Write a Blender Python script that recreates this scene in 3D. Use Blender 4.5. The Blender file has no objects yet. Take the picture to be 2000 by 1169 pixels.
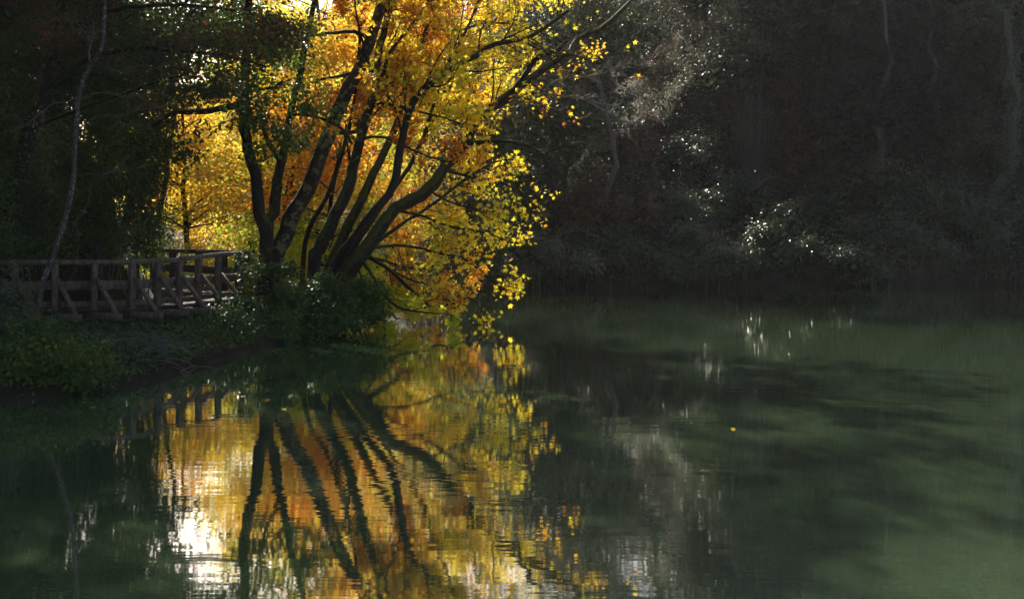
import bpy, math, random
import numpy as np
from mathutils import Vector

random.seed(7)
RNG = np.random.default_rng(11)
scene = bpy.context.scene
COL = scene.collection
PI = math.pi

# ------------------------------------------------------------------ camera frame of reference
F_PX, HOR, EYE = 2400.0, 450.0, 2.55          # focal length in photo pixels, horizon row, eye height above water


def P(px, py, Y):
    """world point seen at photo pixel (px, py) at distance Y"""
    return np.array([(px - 1000.0) / F_PX * Y, Y, EYE - (py - HOR) / F_PX * Y])


def B(px, py, Y, rpx, rpy, ry):
    """foliage ellipsoid given by its place and size as seen, and its depth"""
    c = P(px, py, Y); s = Y / F_PX
    return (c[0], c[1], c[2], rpx * s, ry, rpy * s)


# ------------------------------------------------------------------ object helpers
def link(o):
    COL.objects.link(o)
    return o


def tag(o, label=None, cat=None, group=None, kind=None):
    if label: o['label'] = label
    if cat: o['category'] = cat
    if group: o['group'] = group
    if kind: o['kind'] = kind
    return o


def empty(name, loc, label, cat, group=None):
    o = link(bpy.data.objects.new(name, None))
    o.location = [float(c) for c in loc]
    o.empty_display_size = 0.3
    return tag(o, label, cat, group)


class Geo:
    """collects vertices and faces, then links them as one mesh object"""
    def __init__(self):
        self.v, self.f, self.n = [], [], 0

    def add(self, verts, faces):
        verts = np.asarray(verts, dtype=np.float64).reshape(-1, 3)
        for fa in (faces if isinstance(faces, list) else [faces]):
            fa = np.asarray(fa, dtype=np.int64)
            if fa.size:
                self.f.append(fa + self.n)
        self.v.append(verts)
        self.n += len(verts)

    def build(self, name, mat, parent=None, smooth=True):
        me = bpy.data.meshes.new(name)
        if self.n:
            V = np.concatenate(self.v)
            if parent is not None:
                V = V - np.array(parent.location)[None, :]
            tot = np.concatenate([np.full(len(f), f.shape[1], dtype=np.int32) for f in self.f])
            idx = np.concatenate([f.ravel() for f in self.f]).astype(np.int32)
            start = np.concatenate([[0], np.cumsum(tot)[:-1]]).astype(np.int32)
            me.vertices.add(len(V)); me.vertices.foreach_set('co', V.astype(np.float32).ravel())
            me.loops.add(len(idx)); me.loops.foreach_set('vertex_index', idx)
            me.polygons.add(len(tot)); me.polygons.foreach_set('loop_start', start)
            me.polygons.foreach_set('loop_total', tot)
            me.polygons.foreach_set('use_smooth', np.full(len(tot), smooth, dtype=bool))
            me.update(calc_edges=True)
        me.materials.append(mat)
        o = link(bpy.data.objects.new(name, me))
        if parent is not None: o.parent = parent
        return o

    # -- shapes
    def tube(self, pts, rad, sides=8, cap=True, rough=0.0, rng=RNG):
        pts = np.asarray(pts, float); n = len(pts)
        rad = np.broadcast_to(np.asarray(rad, float), (n,))
        t = np.gradient(pts, axis=0)
        t /= np.linalg.norm(t, axis=1)[:, None] + 1e-9
        ref = np.array([0.0, 0, 1]) if abs(t[0][2]) < .8 else np.array([0, 1.0, 0])
        u = np.cross(t, ref); u /= np.linalg.norm(u, axis=1)[:, None] + 1e-9
        w = np.cross(t, u)
        a = np.arange(sides) / sides * 2 * PI
        rr = np.repeat(rad[:, None], sides, 1)
        if rough: rr = rr * (1 + rough * rng.normal(size=rr.shape))
        ring = pts[:, None, :] + rr[..., None] * (np.cos(a)[None, :, None] * u[:, None, :] + np.sin(a)[None, :, None] * w[:, None, :])
        i = np.arange(n - 1)[:, None] * sides; j = np.arange(sides)[None, :]; k = (j + 1) % sides
        q = np.stack([i + j, i + k, i + sides + k, i + sides + j], -1).reshape(-1, 4)
        fs = [q]
        if cap:
            fs += [np.arange(sides)[None, ::-1], ((n - 1) * sides + np.arange(sides))[None, :]]
        self.add(ring.reshape(-1, 3), fs)

    def beam(self, p, q, w, h, up=(0, 0, 1), bev=0.012, rng=RNG):
        """timber of rectangular section w x h from p to q with chamfered edges"""
        p, q = np.asarray(p, float), np.asarray(q, float)
        d = q - p; L = np.linalg.norm(d); d /= L
        s = np.cross(d, up); s /= np.linalg.norm(s) + 1e-9
        n = np.cross(s, d)
        prof = []
        for sx, sy in ((1, 1), (-1, 1), (-1, -1), (1, -1)):
            a, b = sx * w / 2, sy * h / 2
            e = [(a, b - sy * bev), (a - sx * bev, b)]
            prof += e if sx * sy > 0 else e[::-1]
        prof = np.array(prof)
        m = 5
        ts = np.linspace(0, L, m)
        wob = rng.normal(size=(m, 2)) * 0.004
        V = np.concatenate([p + d * t + (prof[:, 0:1] + wob[i, 0]) * s + (prof[:, 1:2] + wob[i, 1]) * n for i, t in enumerate(ts)])
        i = np.arange(m - 1)[:, None] * 8; j = np.arange(8)[None, :]; k = (j + 1) % 8
        quad = np.stack([i + j, i + k, i + 8 + k, i + 8 + j], -1).reshape(-1, 4)
        self.add(V, [quad, np.arange(8)[None, ::-1], ((m - 1) * 8 + np.arange(8))[None, :]])


def catmull(pts, n):
    pts = np.asarray(pts, float)
    if len(pts) == 2: pts = np.array([pts[0], (pts[0] + pts[1]) / 2, pts[1]])
    ext = np.vstack([2 * pts[0] - pts[1], pts, 2 * pts[-1] - pts[-2]])
    out, m = [], len(pts) - 1
    for x in np.linspace(0, m - 1e-6, n):
        i = int(x); t = x - i
        a, b, c, d = ext[i], ext[i + 1], ext[i + 2], ext[i + 3]
        out.append(.5 * ((2 * b) + (c - a) * t + (2 * a - 5 * b + 4 * c - d) * t * t + (3 * b - a - 3 * c + d) * t ** 3))
    return np.array(out)


# ------------------------------------------------------------------ materials
def new_mat(name):
    m = bpy.data.materials.new(name); m.use_nodes = True
    nt = m.node_tree; nt.nodes.clear()
    out = nt.nodes.new('ShaderNodeOutputMaterial')
    return m, nt, out


def ramp(nt, stops):
    r = nt.nodes.new('ShaderNodeValToRGB')
    el = r.color_ramp.elements
    el[0].position, el[0].color = stops[0][0], (*stops[0][1], 1)
    el[1].position, el[1].color = stops[-1][0], (*stops[-1][1], 1)
    for p, c in stops[1:-1]:
        e = el.new(p); e.color = (*c, 1)
    return r


def noise(nt, scale, detail=3, vec=None, rough=.55):
    n = nt.nodes.new('ShaderNodeTexNoise')
    n.inputs['Scale'].default_value = scale
    n.inputs['Detail'].default_value = detail
    n.inputs['Roughness'].default_value = rough
    if vec is not None: nt.links.new(vec, n.inputs['Vector'])
    return n


def leaf_mat(name, stops, trans=.5, gloss=.45, spec=.4, rnd=.6):
    """thin leaf: glossy front, light shining through from behind; hue differs from leaf to leaf"""
    m, nt, out = new_mat(name)
    g = nt.nodes.new('ShaderNodeNewGeometry')
    tc = nt.nodes.new('ShaderNodeTexCoord')
    nz = noise(nt, .55, 2, tc.outputs['Object'])
    mx = nt.nodes.new('ShaderNodeMath'); mx.operation = 'MULTIPLY_ADD'
    nt.links.new(g.outputs['Random Per Island'], mx.inputs[0]); mx.inputs[1].default_value = rnd
    sub = nt.nodes.new('ShaderNodeMath'); sub.operation = 'MULTIPLY_ADD'
    nt.links.new(nz.outputs['Fac'], sub.inputs[0]); sub.inputs[1].default_value = 2.1 - rnd; sub.inputs[2].default_value = -.55 - (.6 - rnd) * .2
    nt.links.new(sub.outputs[0], mx.inputs[2])
    r = ramp(nt, stops); nt.links.new(mx.outputs[0], r.inputs[0])
    b = nt.nodes.new('ShaderNodeBsdfPrincipled')
    nt.links.new(r.outputs['Color'], b.inputs['Base Color'])
    b.inputs['Roughness'].default_value = gloss
    b.inputs['Specular IOR Level'].default_value = spec
    t = nt.nodes.new('ShaderNodeBsdfTranslucent')
    nt.links.new(r.outputs['Color'], t.inputs['Color'])
    ms = nt.nodes.new('ShaderNodeMixShader'); ms.inputs[0].default_value = trans
    nt.links.new(b.outputs[0], ms.inputs[1]); nt.links.new(t.outputs[0], ms.inputs[2])
    nt.links.new(ms.outputs[0], out.inputs['Surface'])
    return m


def bark_mat(name, c1, c2, moss=None, scale=9, spot=None, rough=.85):
    m, nt, out = new_mat(name)
    tc = nt.nodes.new('ShaderNodeTexCoord')
    mp = nt.nodes.new('ShaderNodeMapping'); mp.inputs['Scale'].default_value = (1, 1, .35)
    nt.links.new(tc.outputs['Object'], mp.inputs['Vector'])
    n = noise(nt, scale, 6, mp.outputs['Vector'], .65)
    r = ramp(nt, [(.35, c1), (.65, c2)]); nt.links.new(n.outputs['Fac'], r.inputs[0])
    col = r.outputs['Color']
    if spot:
        n2 = noise(nt, spot[1], 2, tc.outputs['Object'])
        r2 = ramp(nt, [(spot[2], (0, 0, 0)), (spot[2] + .05, (1, 1, 1))]); nt.links.new(n2.outputs['Fac'], r2.inputs[0])
        mx = nt.nodes.new('ShaderNodeMix'); mx.data_type = 'RGBA'
        nt.links.new(r2.outputs['Color'], mx.inputs['Factor']); nt.links.new(col, mx.inputs['A']); mx.inputs['B'].default_value = (*spot[0], 1)
        col = mx.outputs['Result']
    if moss:
        g = nt.nodes.new('ShaderNodeNewGeometry'); sx = nt.nodes.new('ShaderNodeSeparateXYZ')
        nt.links.new(g.outputs['Normal'], sx.inputs[0])
        n3 = noise(nt, 3.5, 4, tc.outputs['Object'])
        ad = nt.nodes.new('ShaderNodeMath'); ad.operation = 'MULTIPLY_ADD'
        nt.links.new(n3.outputs['Fac'], ad.inputs[0]); ad.inputs[1].default_value = 1.6
        nt.links.new(sx.outputs['Z'], ad.inputs[2])
        r3 = ramp(nt, [(.95, (0, 0, 0)), (1.25, (1, 1, 1))])
        nt.links.new(ad.outputs[0], r3.inputs[0])
        mx = nt.nodes.new('ShaderNodeMix'); mx.data_type = 'RGBA'
        nt.links.new(r3.outputs['Color'], mx.inputs['Factor']); nt.links.new(col, mx.inputs['A']); mx.inputs['B'].default_value = (*moss, 1)
        col = mx.outputs['Result']
    b = nt.nodes.new('ShaderNodeBsdfPrincipled')
    nt.links.new(col, b.inputs['Base Color']); b.inputs['Roughness'].default_value = rough
    b.inputs['Specular IOR Level'].default_value = .25
    bp = nt.nodes.new('ShaderNodeBump'); bp.inputs['Strength'].default_value = .7; bp.inputs['Distance'].default_value = .03
    nt.links.new(n.outputs['Fac'], bp.inputs['Height']); nt.links.new(bp.outputs[0], b.inputs['Normal'])
    nt.links.new(b.outputs[0], out.inputs['Surface'])
    return m


def ground_mat():
    m, nt, out = new_mat('earth_and_litter')
    tc = nt.nodes.new('ShaderNodeTexCoord')
    n = noise(nt, 1.3, 8, tc.outputs['Object'], .7)
    r = ramp(nt, [(.3, (.018, .014, .010)), (.5, (.045, .034, .022)), (.62, (.035, .042, .018)), (.8, (.09, .06, .03))])
    nt.links.new(n.outputs['Fac'], r.inputs[0])
    b = nt.nodes.new('ShaderNodeBsdfPrincipled'); b.inputs['Roughness'].default_value = .95
    b.inputs['Specular IOR Level'].default_value = .15
    nt.links.new(r.outputs['Color'], b.inputs['Base Color'])
    n2 = noise(nt, 6, 6, tc.outputs['Object'], .7)
    bp = nt.nodes.new('ShaderNodeBump'); bp.inputs['Strength'].default_value = 1; bp.inputs['Distance'].default_value = .12
    nt.links.new(n2.outputs['Fac'], bp.inputs['Height']); nt.links.new(bp.outputs[0], b.inputs['Normal'])
    nt.links.new(b.outputs[0], out.inputs['Surface'])
    return m


def water_mat():
    m, nt, out = new_mat('turbid_green_water')
    tc = nt.nodes.new('ShaderNodeTexCoord')

    def layer(sx, sy, scale, detail, rot=0):
        mp = nt.nodes.new('ShaderNodeMapping'); mp.inputs['Scale'].default_value = (sx, sy, 1)
        mp.inputs['Rotation'].default_value = (0, 0, rot)
        nt.links.new(tc.outputs['Object'], mp.inputs['Vector'])
        return noise(nt, scale, detail, mp.outputs['Vector'], .5)
    a = layer(.45, 1.5, 2.6, 2, .12)
    c = layer(.18, .6, 1.0, 1, -.2)
    d = layer(.5, 1.7, 9, 2, .3)
    patch = layer(.12, .3, 1, 2)          # calm and ruffled patches
    pr = ramp(nt, [(.38, (.18, .18, .18)), (.62, (1, 1, 1))]); nt.links.new(patch.outputs['Fac'], pr.inputs[0])
    s1 = nt.nodes.new('ShaderNodeMath'); s1.operation = 'MULTIPLY_ADD'
    nt.links.new(c.outputs['Fac'], s1.inputs[0]); s1.inputs[1].default_value = 1.0; nt.links.new(a.outputs['Fac'], s1.inputs[2])
    s2 = nt.nodes.new('ShaderNodeMath'); s2.operation = 'MULTIPLY_ADD'
    nt.links.new(d.outputs['Fac'], s2.inputs[0]); s2.inputs[1].default_value = .08; nt.links.new(s1.outputs[0], s2.inputs[2])
    bp = nt.nodes.new('ShaderNodeBump'); bp.inputs['Distance'].default_value = WAVE
    nt.links.new(pr.outputs['Color'], bp.inputs['Strength'])
    nt.links.new(s2.outputs[0], bp.inputs['Height'])
    df = nt.nodes.new('ShaderNodeBsdfDiffuse'); df.inputs['Color'].default_value = (*WATER_COL, 1)
    gl = nt.nodes.new('ShaderNodeBsdfGlossy'); gl.inputs['Roughness'].default_value = .03
    gl.inputs['Color'].default_value = (.97, .97, .95, 1)
    nt.links.new(bp.outputs[0], gl.inputs['Normal'])
    fr = nt.nodes.new('ShaderNodeFresnel'); fr.inputs['IOR'].default_value = 1.5
    k = nt.nodes.new('ShaderNodeMath'); k.operation = 'MULTIPLY_ADD'; k.use_clamp = True
    nt.links.new(fr.outputs[0], k.inputs[0]); k.inputs[1].default_value = .55; k.inputs[2].default_value = .56
    ms = nt.nodes.new('ShaderNodeMixShader')
    nt.links.new(k.outputs[0], ms.inputs[0]); nt.links.new(df.outputs[0], ms.inputs[1]); nt.links.new(gl.outputs[0], ms.inputs[2])
    nt.links.new(ms.outputs[0], out.inputs['Surface'])
    return m


def wood_mat(name, c1, c2):
    return bark_mat(name, c1, c2, scale=14, rough=.8)


WAVE = 0.0024
WATER_COL = (.088, .140, .070)

M = {}
M['yellow'] = leaf_mat('yellow_leaf', [(.0, (.22, .30, .02)), (.22, (.78, .70, .04)), (.6, (.92, .66, .03)), (.85, (.80, .36, .02)), (1, (.30, .08, .015))], .68, .5, .22)
M['orange'] = leaf_mat('russet_leaf', [(.0, (.74, .62, .05)), (.3, (.84, .50, .03)), (.62, (.72, .25, .02)), (1, (.26, .05, .015))], .64, .5, .22)
M['lime'] = leaf_mat('lime_leaf', [(.0, (.08, .15, .015)), (.35, (.38, .50, .03)), (.7, (.74, .72, .04)), (1, (.82, .55, .04))], .62, .5, .22)
M['gold'] = leaf_mat('gold_leaf', [(.0, (.10, .14, .02)), (.28, (.62, .58, .06)), (.55, (.86, .62, .06)), (.8, (.78, .36, .03)), (1, (.24, .07, .015))], .62, .5, .2)
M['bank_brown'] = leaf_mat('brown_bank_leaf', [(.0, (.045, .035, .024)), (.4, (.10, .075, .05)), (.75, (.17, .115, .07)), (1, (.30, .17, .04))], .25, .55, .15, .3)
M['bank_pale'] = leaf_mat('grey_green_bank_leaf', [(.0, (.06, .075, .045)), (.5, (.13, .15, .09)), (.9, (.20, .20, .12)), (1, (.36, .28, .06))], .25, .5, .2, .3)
M['green'] = leaf_mat('green_leaf', [(.0, (.03, .065, .016)), (.4, (.06, .12, .024)), (.75, (.11, .17, .03)), (1, (.26, .26, .03))], .42)
M['darkgreen'] = leaf_mat('dark_green_leaf', [(.0, (.03, .055, .018)), (.5, (.06, .115, .03)), (.85, (.10, .15, .04)), (1, (.20, .17, .03))], .3, .5, .25)
M['russet_dark'] = leaf_mat('dark_russet_leaf', [(.0, (.025, .05, .012)), (.45, (.055, .07, .016)), (.75, (.13, .055, .02)), (1, (.26, .09, .02))], .38)
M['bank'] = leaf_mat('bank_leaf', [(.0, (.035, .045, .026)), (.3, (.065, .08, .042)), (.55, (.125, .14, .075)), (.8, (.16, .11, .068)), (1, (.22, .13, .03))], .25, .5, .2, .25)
M['bramble'] = leaf_mat('bramble_leaf', [(.0, (.04, .06, .03)), (.5, (.08, .11, .05)), (.9, (.14, .15, .07)), (1, (.35, .25, .04))], .25, .33, .6, .3)
M['needle'] = leaf_mat('needle', [(.0, (.012, .022, .014)), (1, (.03, .045, .025))], .12, .5, .25)
M['grass'] = leaf_mat('dry_grass', [(.0, (.06, .06, .03)), (.6, (.13, .10, .055)), (1, (.21, .15, .085))], .3, .5, .3)
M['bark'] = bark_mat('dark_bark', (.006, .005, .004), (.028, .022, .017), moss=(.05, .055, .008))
M['plane'] = bark_mat('mottled_bark', (.014, .011, .007), (.035, .027, .017), scale=6, spot=((.12, .095, .05), 5, .54))
M['pale'] = bark_mat('lichen_bark', (.045, .038, .032), (.11, .098, .088), scale=16, spot=((.22, .21, .20), 16, .57))
M['twig'] = bark_mat('grey_twig', (.10, .085, .07), (.22, .19, .16))
M['farbark'] = bark_mat('grey_brown_bark', (.05, .043, .037), (.13, .11, .095))
M['wood'] = wood_mat('weathered_timber', (.065, .049, .039), (.20, .15, .115))
M['wood_dark'] = wood_mat('dark_timber', (.03, .024, .02), (.085, .066, .05))  # darker timber for decks, bearers and the far railing
M['ground'] = ground_mat()

# ------------------------------------------------------------------ foliage
def maple_template():
    lobes = [(90, 1.0), (38, .92), (142, .92), (-22, .62), (202, .62)]
    pts = []
    order = sorted(lobes, key=lambda l: l[0])
    ang = [(-88, .12)]
    for i, (a, r) in enumerate(order):
        ang += [(a - 11, r * .66), (a, r), (a + 11, r * .66)]
        if i < 4: ang.append(((a + order[i + 1][0]) / 2, .38))
    o = np.array([(r * math.cos(math.radians(a)), r * math.sin(math.radians(a)) + .2) for a, r in ang])
    o *= .62
    z = -.28 * np.abs(o[:, 0]) ** 1.3 - .18 * np.clip(o[:, 1], 0, 1) ** 2
    V = np.vstack([[0, .06, .05], np.column_stack([o, z])])
    n = len(o)
    Fc = np.array([[0, 1 + i, 1 + (i + 1) % n] for i in range(n)])
    return V, [Fc]


def oval_template():
    V = np.array([[0, -.5, 0], [.27, -.12, .07], [.22, .25, .05], [0, .55, -.10], [-.22, .25, .05], [-.27, -.12, .07], [0, .02, -.02]], float)
    Fc = np.array([[0, 1, 6], [1, 2, 6], [2, 3, 6], [3, 4, 6], [4, 5, 6], [5, 0, 6]])
    return V, [Fc]


def small_template():
    V = np.array([[0, -.5, 0], [.26, 0, .08], [0, .55, -.05], [-.26, 0, .08]], float)
    return V, [np.array([[0, 1, 2], [0, 2, 3]])]


def needle_template():
    vs, fs = [], []
    for k in range(7):
        a = -1.15 + 2.3 * k / 6
        d = np.array([math.sin(a), math.cos(a), -.18 * abs(a)])
        s = np.array([math.cos(a), -math.sin(a), 0]) * .055
        b = np.array([0, -.3 + .09 * k * .6, 0])
        i = len(vs)
        vs += [b - s, b + s, b + d * .75]
        fs.append([i, i + 1, i + 2])
    return np.array(vs), [np.array(fs)]


T_MAPLE, T_OVAL, T_SMALL, T_NEEDLE = maple_template(), oval_template(), small_template(), needle_template()


def unit(a):
    return a / (np.linalg.norm(a, axis=-1, keepdims=True) + 1e-9)


def leaves(geo, pos, nrm, size, tmpl, rng=RNG, dirv=None):
    """one leaf per position: normal nrm, random spin (or along dirv), size in metres"""
    n = len(pos)
    if n == 0: return
    nrm = unit(nrm)
    ref = rng.normal(size=(n, 3)) if dirv is None else dirv + .35 * rng.normal(size=(n, 3))
    yv = unit(ref - (ref * nrm).sum(1)[:, None] * nrm)
    xv = np.cross(yv, nrm)
    size = np.broadcast_to(size, (n,))
    V, Fs = tmpl
    W = pos[:, None, :] + size[:, None, None] * (V[None, :, 0:1] * xv[:, None, :] + V[None, :, 1:2] * yv[:, None, :] + V[None, :, 2:3] * nrm[:, None, :])
    off = (np.arange(n) * len(V))[:, None, None]
    geo.add(W.reshape(-1, 3), [(f[None] + off).reshape(-1, f.shape[1]) for f in Fs])


def blob_leaves(blobs, n, clumps, spread, size, tmpl, rng, up=.7, flat=.55, droop=None):
    """leaf clumps scattered through ellipsoids (cx,cy,cz,rx,ry,rz); returns geometry and the clump centres"""
    g = Geo()
    vol = np.array([(b[3] * b[4] * b[5]) ** .75 for b in blobs]); vol /= vol.sum()
    cs = []
    for b, f in zip(blobs, vol):
        k = max(4, int(clumps * f))
        d = unit(rng.normal(size=(k, 3)))
        r = rng.random(k) ** .42 * (1 + .16 * rng.normal(size=k))
        c = np.array(b[:3]) + d * r[:, None] * np.array(b[3:6])
        w = rng.random(k) ** 1.3 + .12; w /= w.sum()
        cnt = rng.multinomial(int(n * f), w)
        cs.append(c)
        own = np.repeat(np.arange(k), cnt)
        off = rng.normal(size=(len(own), 3)) * spread * np.array([1, 1, flat]) * (.6 + .8 * rng.random(k))[own][:, None]
        pos = c[own] + off
        out = unit(pos - np.array(b[:3]))
        nrm = rng.normal(size=(len(own), 3)) * .62 + out * .45 + np.array([0, 0, up])
        sz = size * (.55 + .7 * rng.random(len(own)))
        leaves(g, pos, nrm, sz, tmpl, rng, dirv=(out + np.array([0, 0, -.6])) if droop else None)
    return g, np.vstack(cs)


def limb_path(a, b, rng, n=7, sag=.12):
    a, b = np.asarray(a, float), np.asarray(b, float)
    L = np.linalg.norm(b - a)
    t = np.linspace(0, 1, n)[:, None]
    p = a + (b - a) * t
    p += np.sin(t * PI) * (rng.normal(size=3) * .07 * L + np.array([0, 0, sag * L]))
    p[1:-1] += rng.normal(size=(n - 2, 3)) * .015 * L
    return p


def sprout(geo, path, r0, r1, dens, length, level, rng, tips, bias=(0, 0, .25), maxl=3, sides=5, spread=1.0):
    """side branches, their twigs and twiglets along a path; tips collects leaf-bearing twigs"""
    path = np.asarray(path)
    seg = np.linalg.norm(np.diff(path, axis=0), axis=1); L = seg.sum()
    cnt = max(2, int(L * dens + rng.random()))
    cum = np.concatenate([[0], np.cumsum(seg)])
    for _ in range(cnt):
        s = (.22 + .78 * rng.random()) * L
        i = min(np.searchsorted(cum, s) - 1, len(path) - 2); i = max(i, 0)
        f = (s - cum[i]) / (seg[i] + 1e-9)
        p = path[i] * (1 - f) + path[i + 1] * f
        tan = unit(path[i + 1] - path[i])
        rad = rng.normal(size=3); rad -= rad.dot(tan) * tan; rad = unit(rad)
        a = math.radians(rng.uniform(30, 68))
        d = unit(tan * math.cos(a) + rad * math.sin(a) * spread + np.array(bias))
        l = length * rng.uniform(.5, 1.25) * (1.15 - .5 * s / L)
        k = 5 if level < 3 else 4
        q = [p]
        dd = d
        for j in range(k - 1):
            dd = unit(dd + rng.normal(size=3) * .2 + np.array(bias) * .15)
            q.append(q[-1] + dd * l / (k - 1))
        q = np.array(q)
        rr = min(r0 + (r1 - r0) * s / L, r0) * .5
        rr = min(max(rr, (.006, .013, .009, .0055)[level]), .014 * l + .008)
        geo.tube(q, np.linspace(rr, max(rr * .4, .004), k), sides if level < 2 else 3, cap=False, rng=rng)
        if level >= maxl: tips.append(q)
        else:
            sprout(geo, q, rr, rr * .4, dens * 2.0, l * .5, level + 1, rng, tips, bias, maxl, sides, spread)
            if level == maxl - 1: tips.append(q[2:])


def tip_leaves(geo, tips, per, size, tmpl, rng, keep=None, up=.45, off=.05):
    pos, nr, dv = [], [], []
    for q in tips:
        if keep is not None:
            kf = keep(q[-1])
            if rng.random() > kf: continue
        k = rng.poisson(per)
        for _ in range(k):
            x = rng.random() * (len(q) - 1); i = int(x); t = x - i
            pos.append(q[i] * (1 - t) + q[min(i + 1, len(q) - 1)] * t + rng.normal(size=3) * off)
            dv.append(unit(q[-1] - q[0]) + np.array([0, 0, -.5]))
    if not pos: return
    pos = np.array(pos); n = len(pos)
    nr = rng.normal(size=(n, 3)) * .7 + np.array([0, -.25, up])
    leaves(geo, pos, nr, size * (.55 + .75 * rng.random(n)), tmpl, rng, np.array(dv))


# ------------------------------------------------------------------ plan of the place
LSHORE = np.array([(-10, 4), (-12.5, 9), (-11.5, 15), (-8.7, 18.1), (-7.4, 18.7), (-6.4, 19.2), (-6.1, 21.5), (-5.8, 24), (-5.4, 26.4), (-5.0, 29.1),
                   (-4.8, 31.5), (-5.2, 34), (-6.2, 37), (-7.3, 41), (-9.0, 50), (-11.5, 62), (-16.5, 78), (-24, 98), (-36, 130), (-70, 180)], float)
RSHORE = np.array([(420, 75), (95, 64), (40, 58.5), (22.4, 56.9), (14, 55.6), (9.1, 54.9), (2.2, 52.6), (0.4, 51.6), (-.6, 54), (-1.0, 60), (-2.5, 70), (-6, 82),
                   (-15, 100), (-26, 132), (-58, 186)], float)
NSHORE = np.array([(420, -10), (60, 0), (12, 1.5), (0, 2.6), (-6, 2.4), (-10, 4)], float)
CLIFF = np.array([(-400, 5), (-40, 19), (-20, 24.6), (-12, 27.3), (-10.2, 28.2), (-9.5, 29.5), (-9.25, 31), (-9.7, 33.6), (-10.7, 36), (-13.5, 39.5), (-20, 46),
                  (-34, 60), (-50, 84), (-75, 130), (-110, 200), (-200, 420)], float)
WPOLY = np.vstack([NSHORE, LSHORE[1:], RSHORE[::-1]])
CPOLY = np.vstack([CLIFF, [(-900, 420), (-900, 5)]])
RPOLY = np.vstack([RSHORE, [(-58, 600), (800, 600), (800, 75)]])


def inside(poly, x, y):
    r = np.zeros(x.shape, bool)
    n = len(poly)
    for i in range(n):
        x1, y1 = poly[i]; x2, y2 = poly[(i + 1) % n]
        c = ((y1 > y) != (y2 > y)) & (x < (x2 - x1) * (y - y1) / (y2 - y1 + 1e-12) + x1)
        r ^= c
    return r


def dist(line, x, y, closed=False):
    d = np.full(x.shape, 1e9)
    m = len(line) if closed else len(line) - 1
    for i in range(m):
        a, b = line[i], line[(i + 1) % len(line)]
        ab = b - a
        t = np.clip(((x - a[0]) * ab[0] + (y - a[1]) * ab[1]) / (ab.dot(ab) + 1e-12), 0, 1)
        d = np.minimum(d, np.hypot(x - a[0] - t * ab[0], y - a[1] - t * ab[1]))
    return d


def bumps(x, y):
    return (np.sin(x * .9 + 1.3 * np.sin(y * .55)) + np.sin(y * 1.13 + 1.7 * np.sin(x * .47)) + .6 * np.sin(x * 2.3 + y * 1.9) + .5 * np.sin(x * 3.1 - y * 2.6)) / 3.1


def height(x, y):
    x, y = np.asarray(x, float), np.asarray(y, float)
    dw = dist(WPOLY, x, y, True)
    wet = inside(WPOLY, x, y)
    h = np.where(wet, -np.minimum(1.4, .1 + .45 * dw), np.minimum(.08 + .3 * dw, .36 + .03 * dw))
    dc = dist(CLIFF, x, y); inc = inside(CPOLY, x, y)
    cl = np.where(dc < 2.4, 2.3 * dc, 5.52 + .62 * (dc - 2.4))
    cl = np.minimum(cl, 26)
    h = np.where(inc, np.maximum(h, .5 + cl), h)
    far = inside(RPOLY, x, y) & (y > 45)
    dr = dist(RSHORE, x, y)
    hr = np.where(dr < 2.5, .15 + .5 * dr, 1.4 + .92 * (dr - 2.5))
    hr = np.minimum(hr, 34)
    for gx, gy, wd in ((11.6, 57.0, 1.9), (16.4, 56.4, 2.3)):          # shallow gullies added along the sun's line so light reaches the brambles
        s = (x - gx) * -.309 + (y - gy) * .951; l = (x - gx) * .951 + (y - gy) * .309
        k = np.exp(-(l / (wd * (1 + .5 * np.clip(1 - s / 12, 0, 1)))) ** 4) * np.clip((s + 2) / 2, 0, 1) * np.clip((17.5 - s) / 6, 0, 1)
        hr = hr + (np.minimum(hr, 1.0 + .34 * np.maximum(s, 0)) - hr) * k
    h = np.where(far, hr, h)
    amp = np.where(wet, .06, np.clip(.08 + .05 * np.where(inc, dc, np.where(far, dr, 0)), 0, 1.1))
    return h + amp * bumps(x * .8, y * .8)


def gz(x, y):
    return float(height(np.array([x]), np.array([y]))[0])


def build_terrain():
    xs = np.concatenate([np.linspace(-900, -120, 14)[:-1], np.linspace(-120, -40, 28)[:-1], np.linspace(-40, -16, 34)[:-1], np.linspace(-16, 4, 90)[:-1],
                         np.linspace(4, 50, 80)[:-1], np.linspace(50, 130, 28)[:-1], np.linspace(130, 800, 12)])
    ys = np.concatenate([np.linspace(-600, -20, 8)[:-1], np.linspace(-20, 14, 20)[:-1], np.linspace(14, 46, 130)[:-1], np.linspace(46, 76, 75)[:-1],
                         np.linspace(76, 150, 45)[:-1], np.linspace(150, 900, 24)])
    X, Y = np.meshgrid(xs, ys)
    Z = height(X, Y)
    g = Geo()
    nx, ny = len(xs), len(ys)
    i = np.arange(ny - 1)[:, None] * nx; j = np.arange(nx - 1)[None, :]
    q = np.stack([i + j, i + j + 1, i + nx + j + 1, i + nx + j], -1).reshape(-1, 4)
    g.add(np.column_stack([X.ravel(), Y.ravel(), Z.ravel()]), q)
    o = g.build('ground', M['ground']); tag(o, kind='structure')
    g = Geo()
    g.add([(-120, -6, 0), (430, -6, 0), (430, 200, 0), (-120, 200, 0)], np.array([[0, 1, 2, 3]]))
    o = g.build('river_water', water_mat()); tag(o, kind='structure')


build_terrain()

# ------------------------------------------------------------------ big multi-stemmed yellow tree over the water
def px_path(pts, n=18):
    """pts: (px, py, Y) -> smooth world path"""
    return catmull([P(*p) for p in pts], n)


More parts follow.
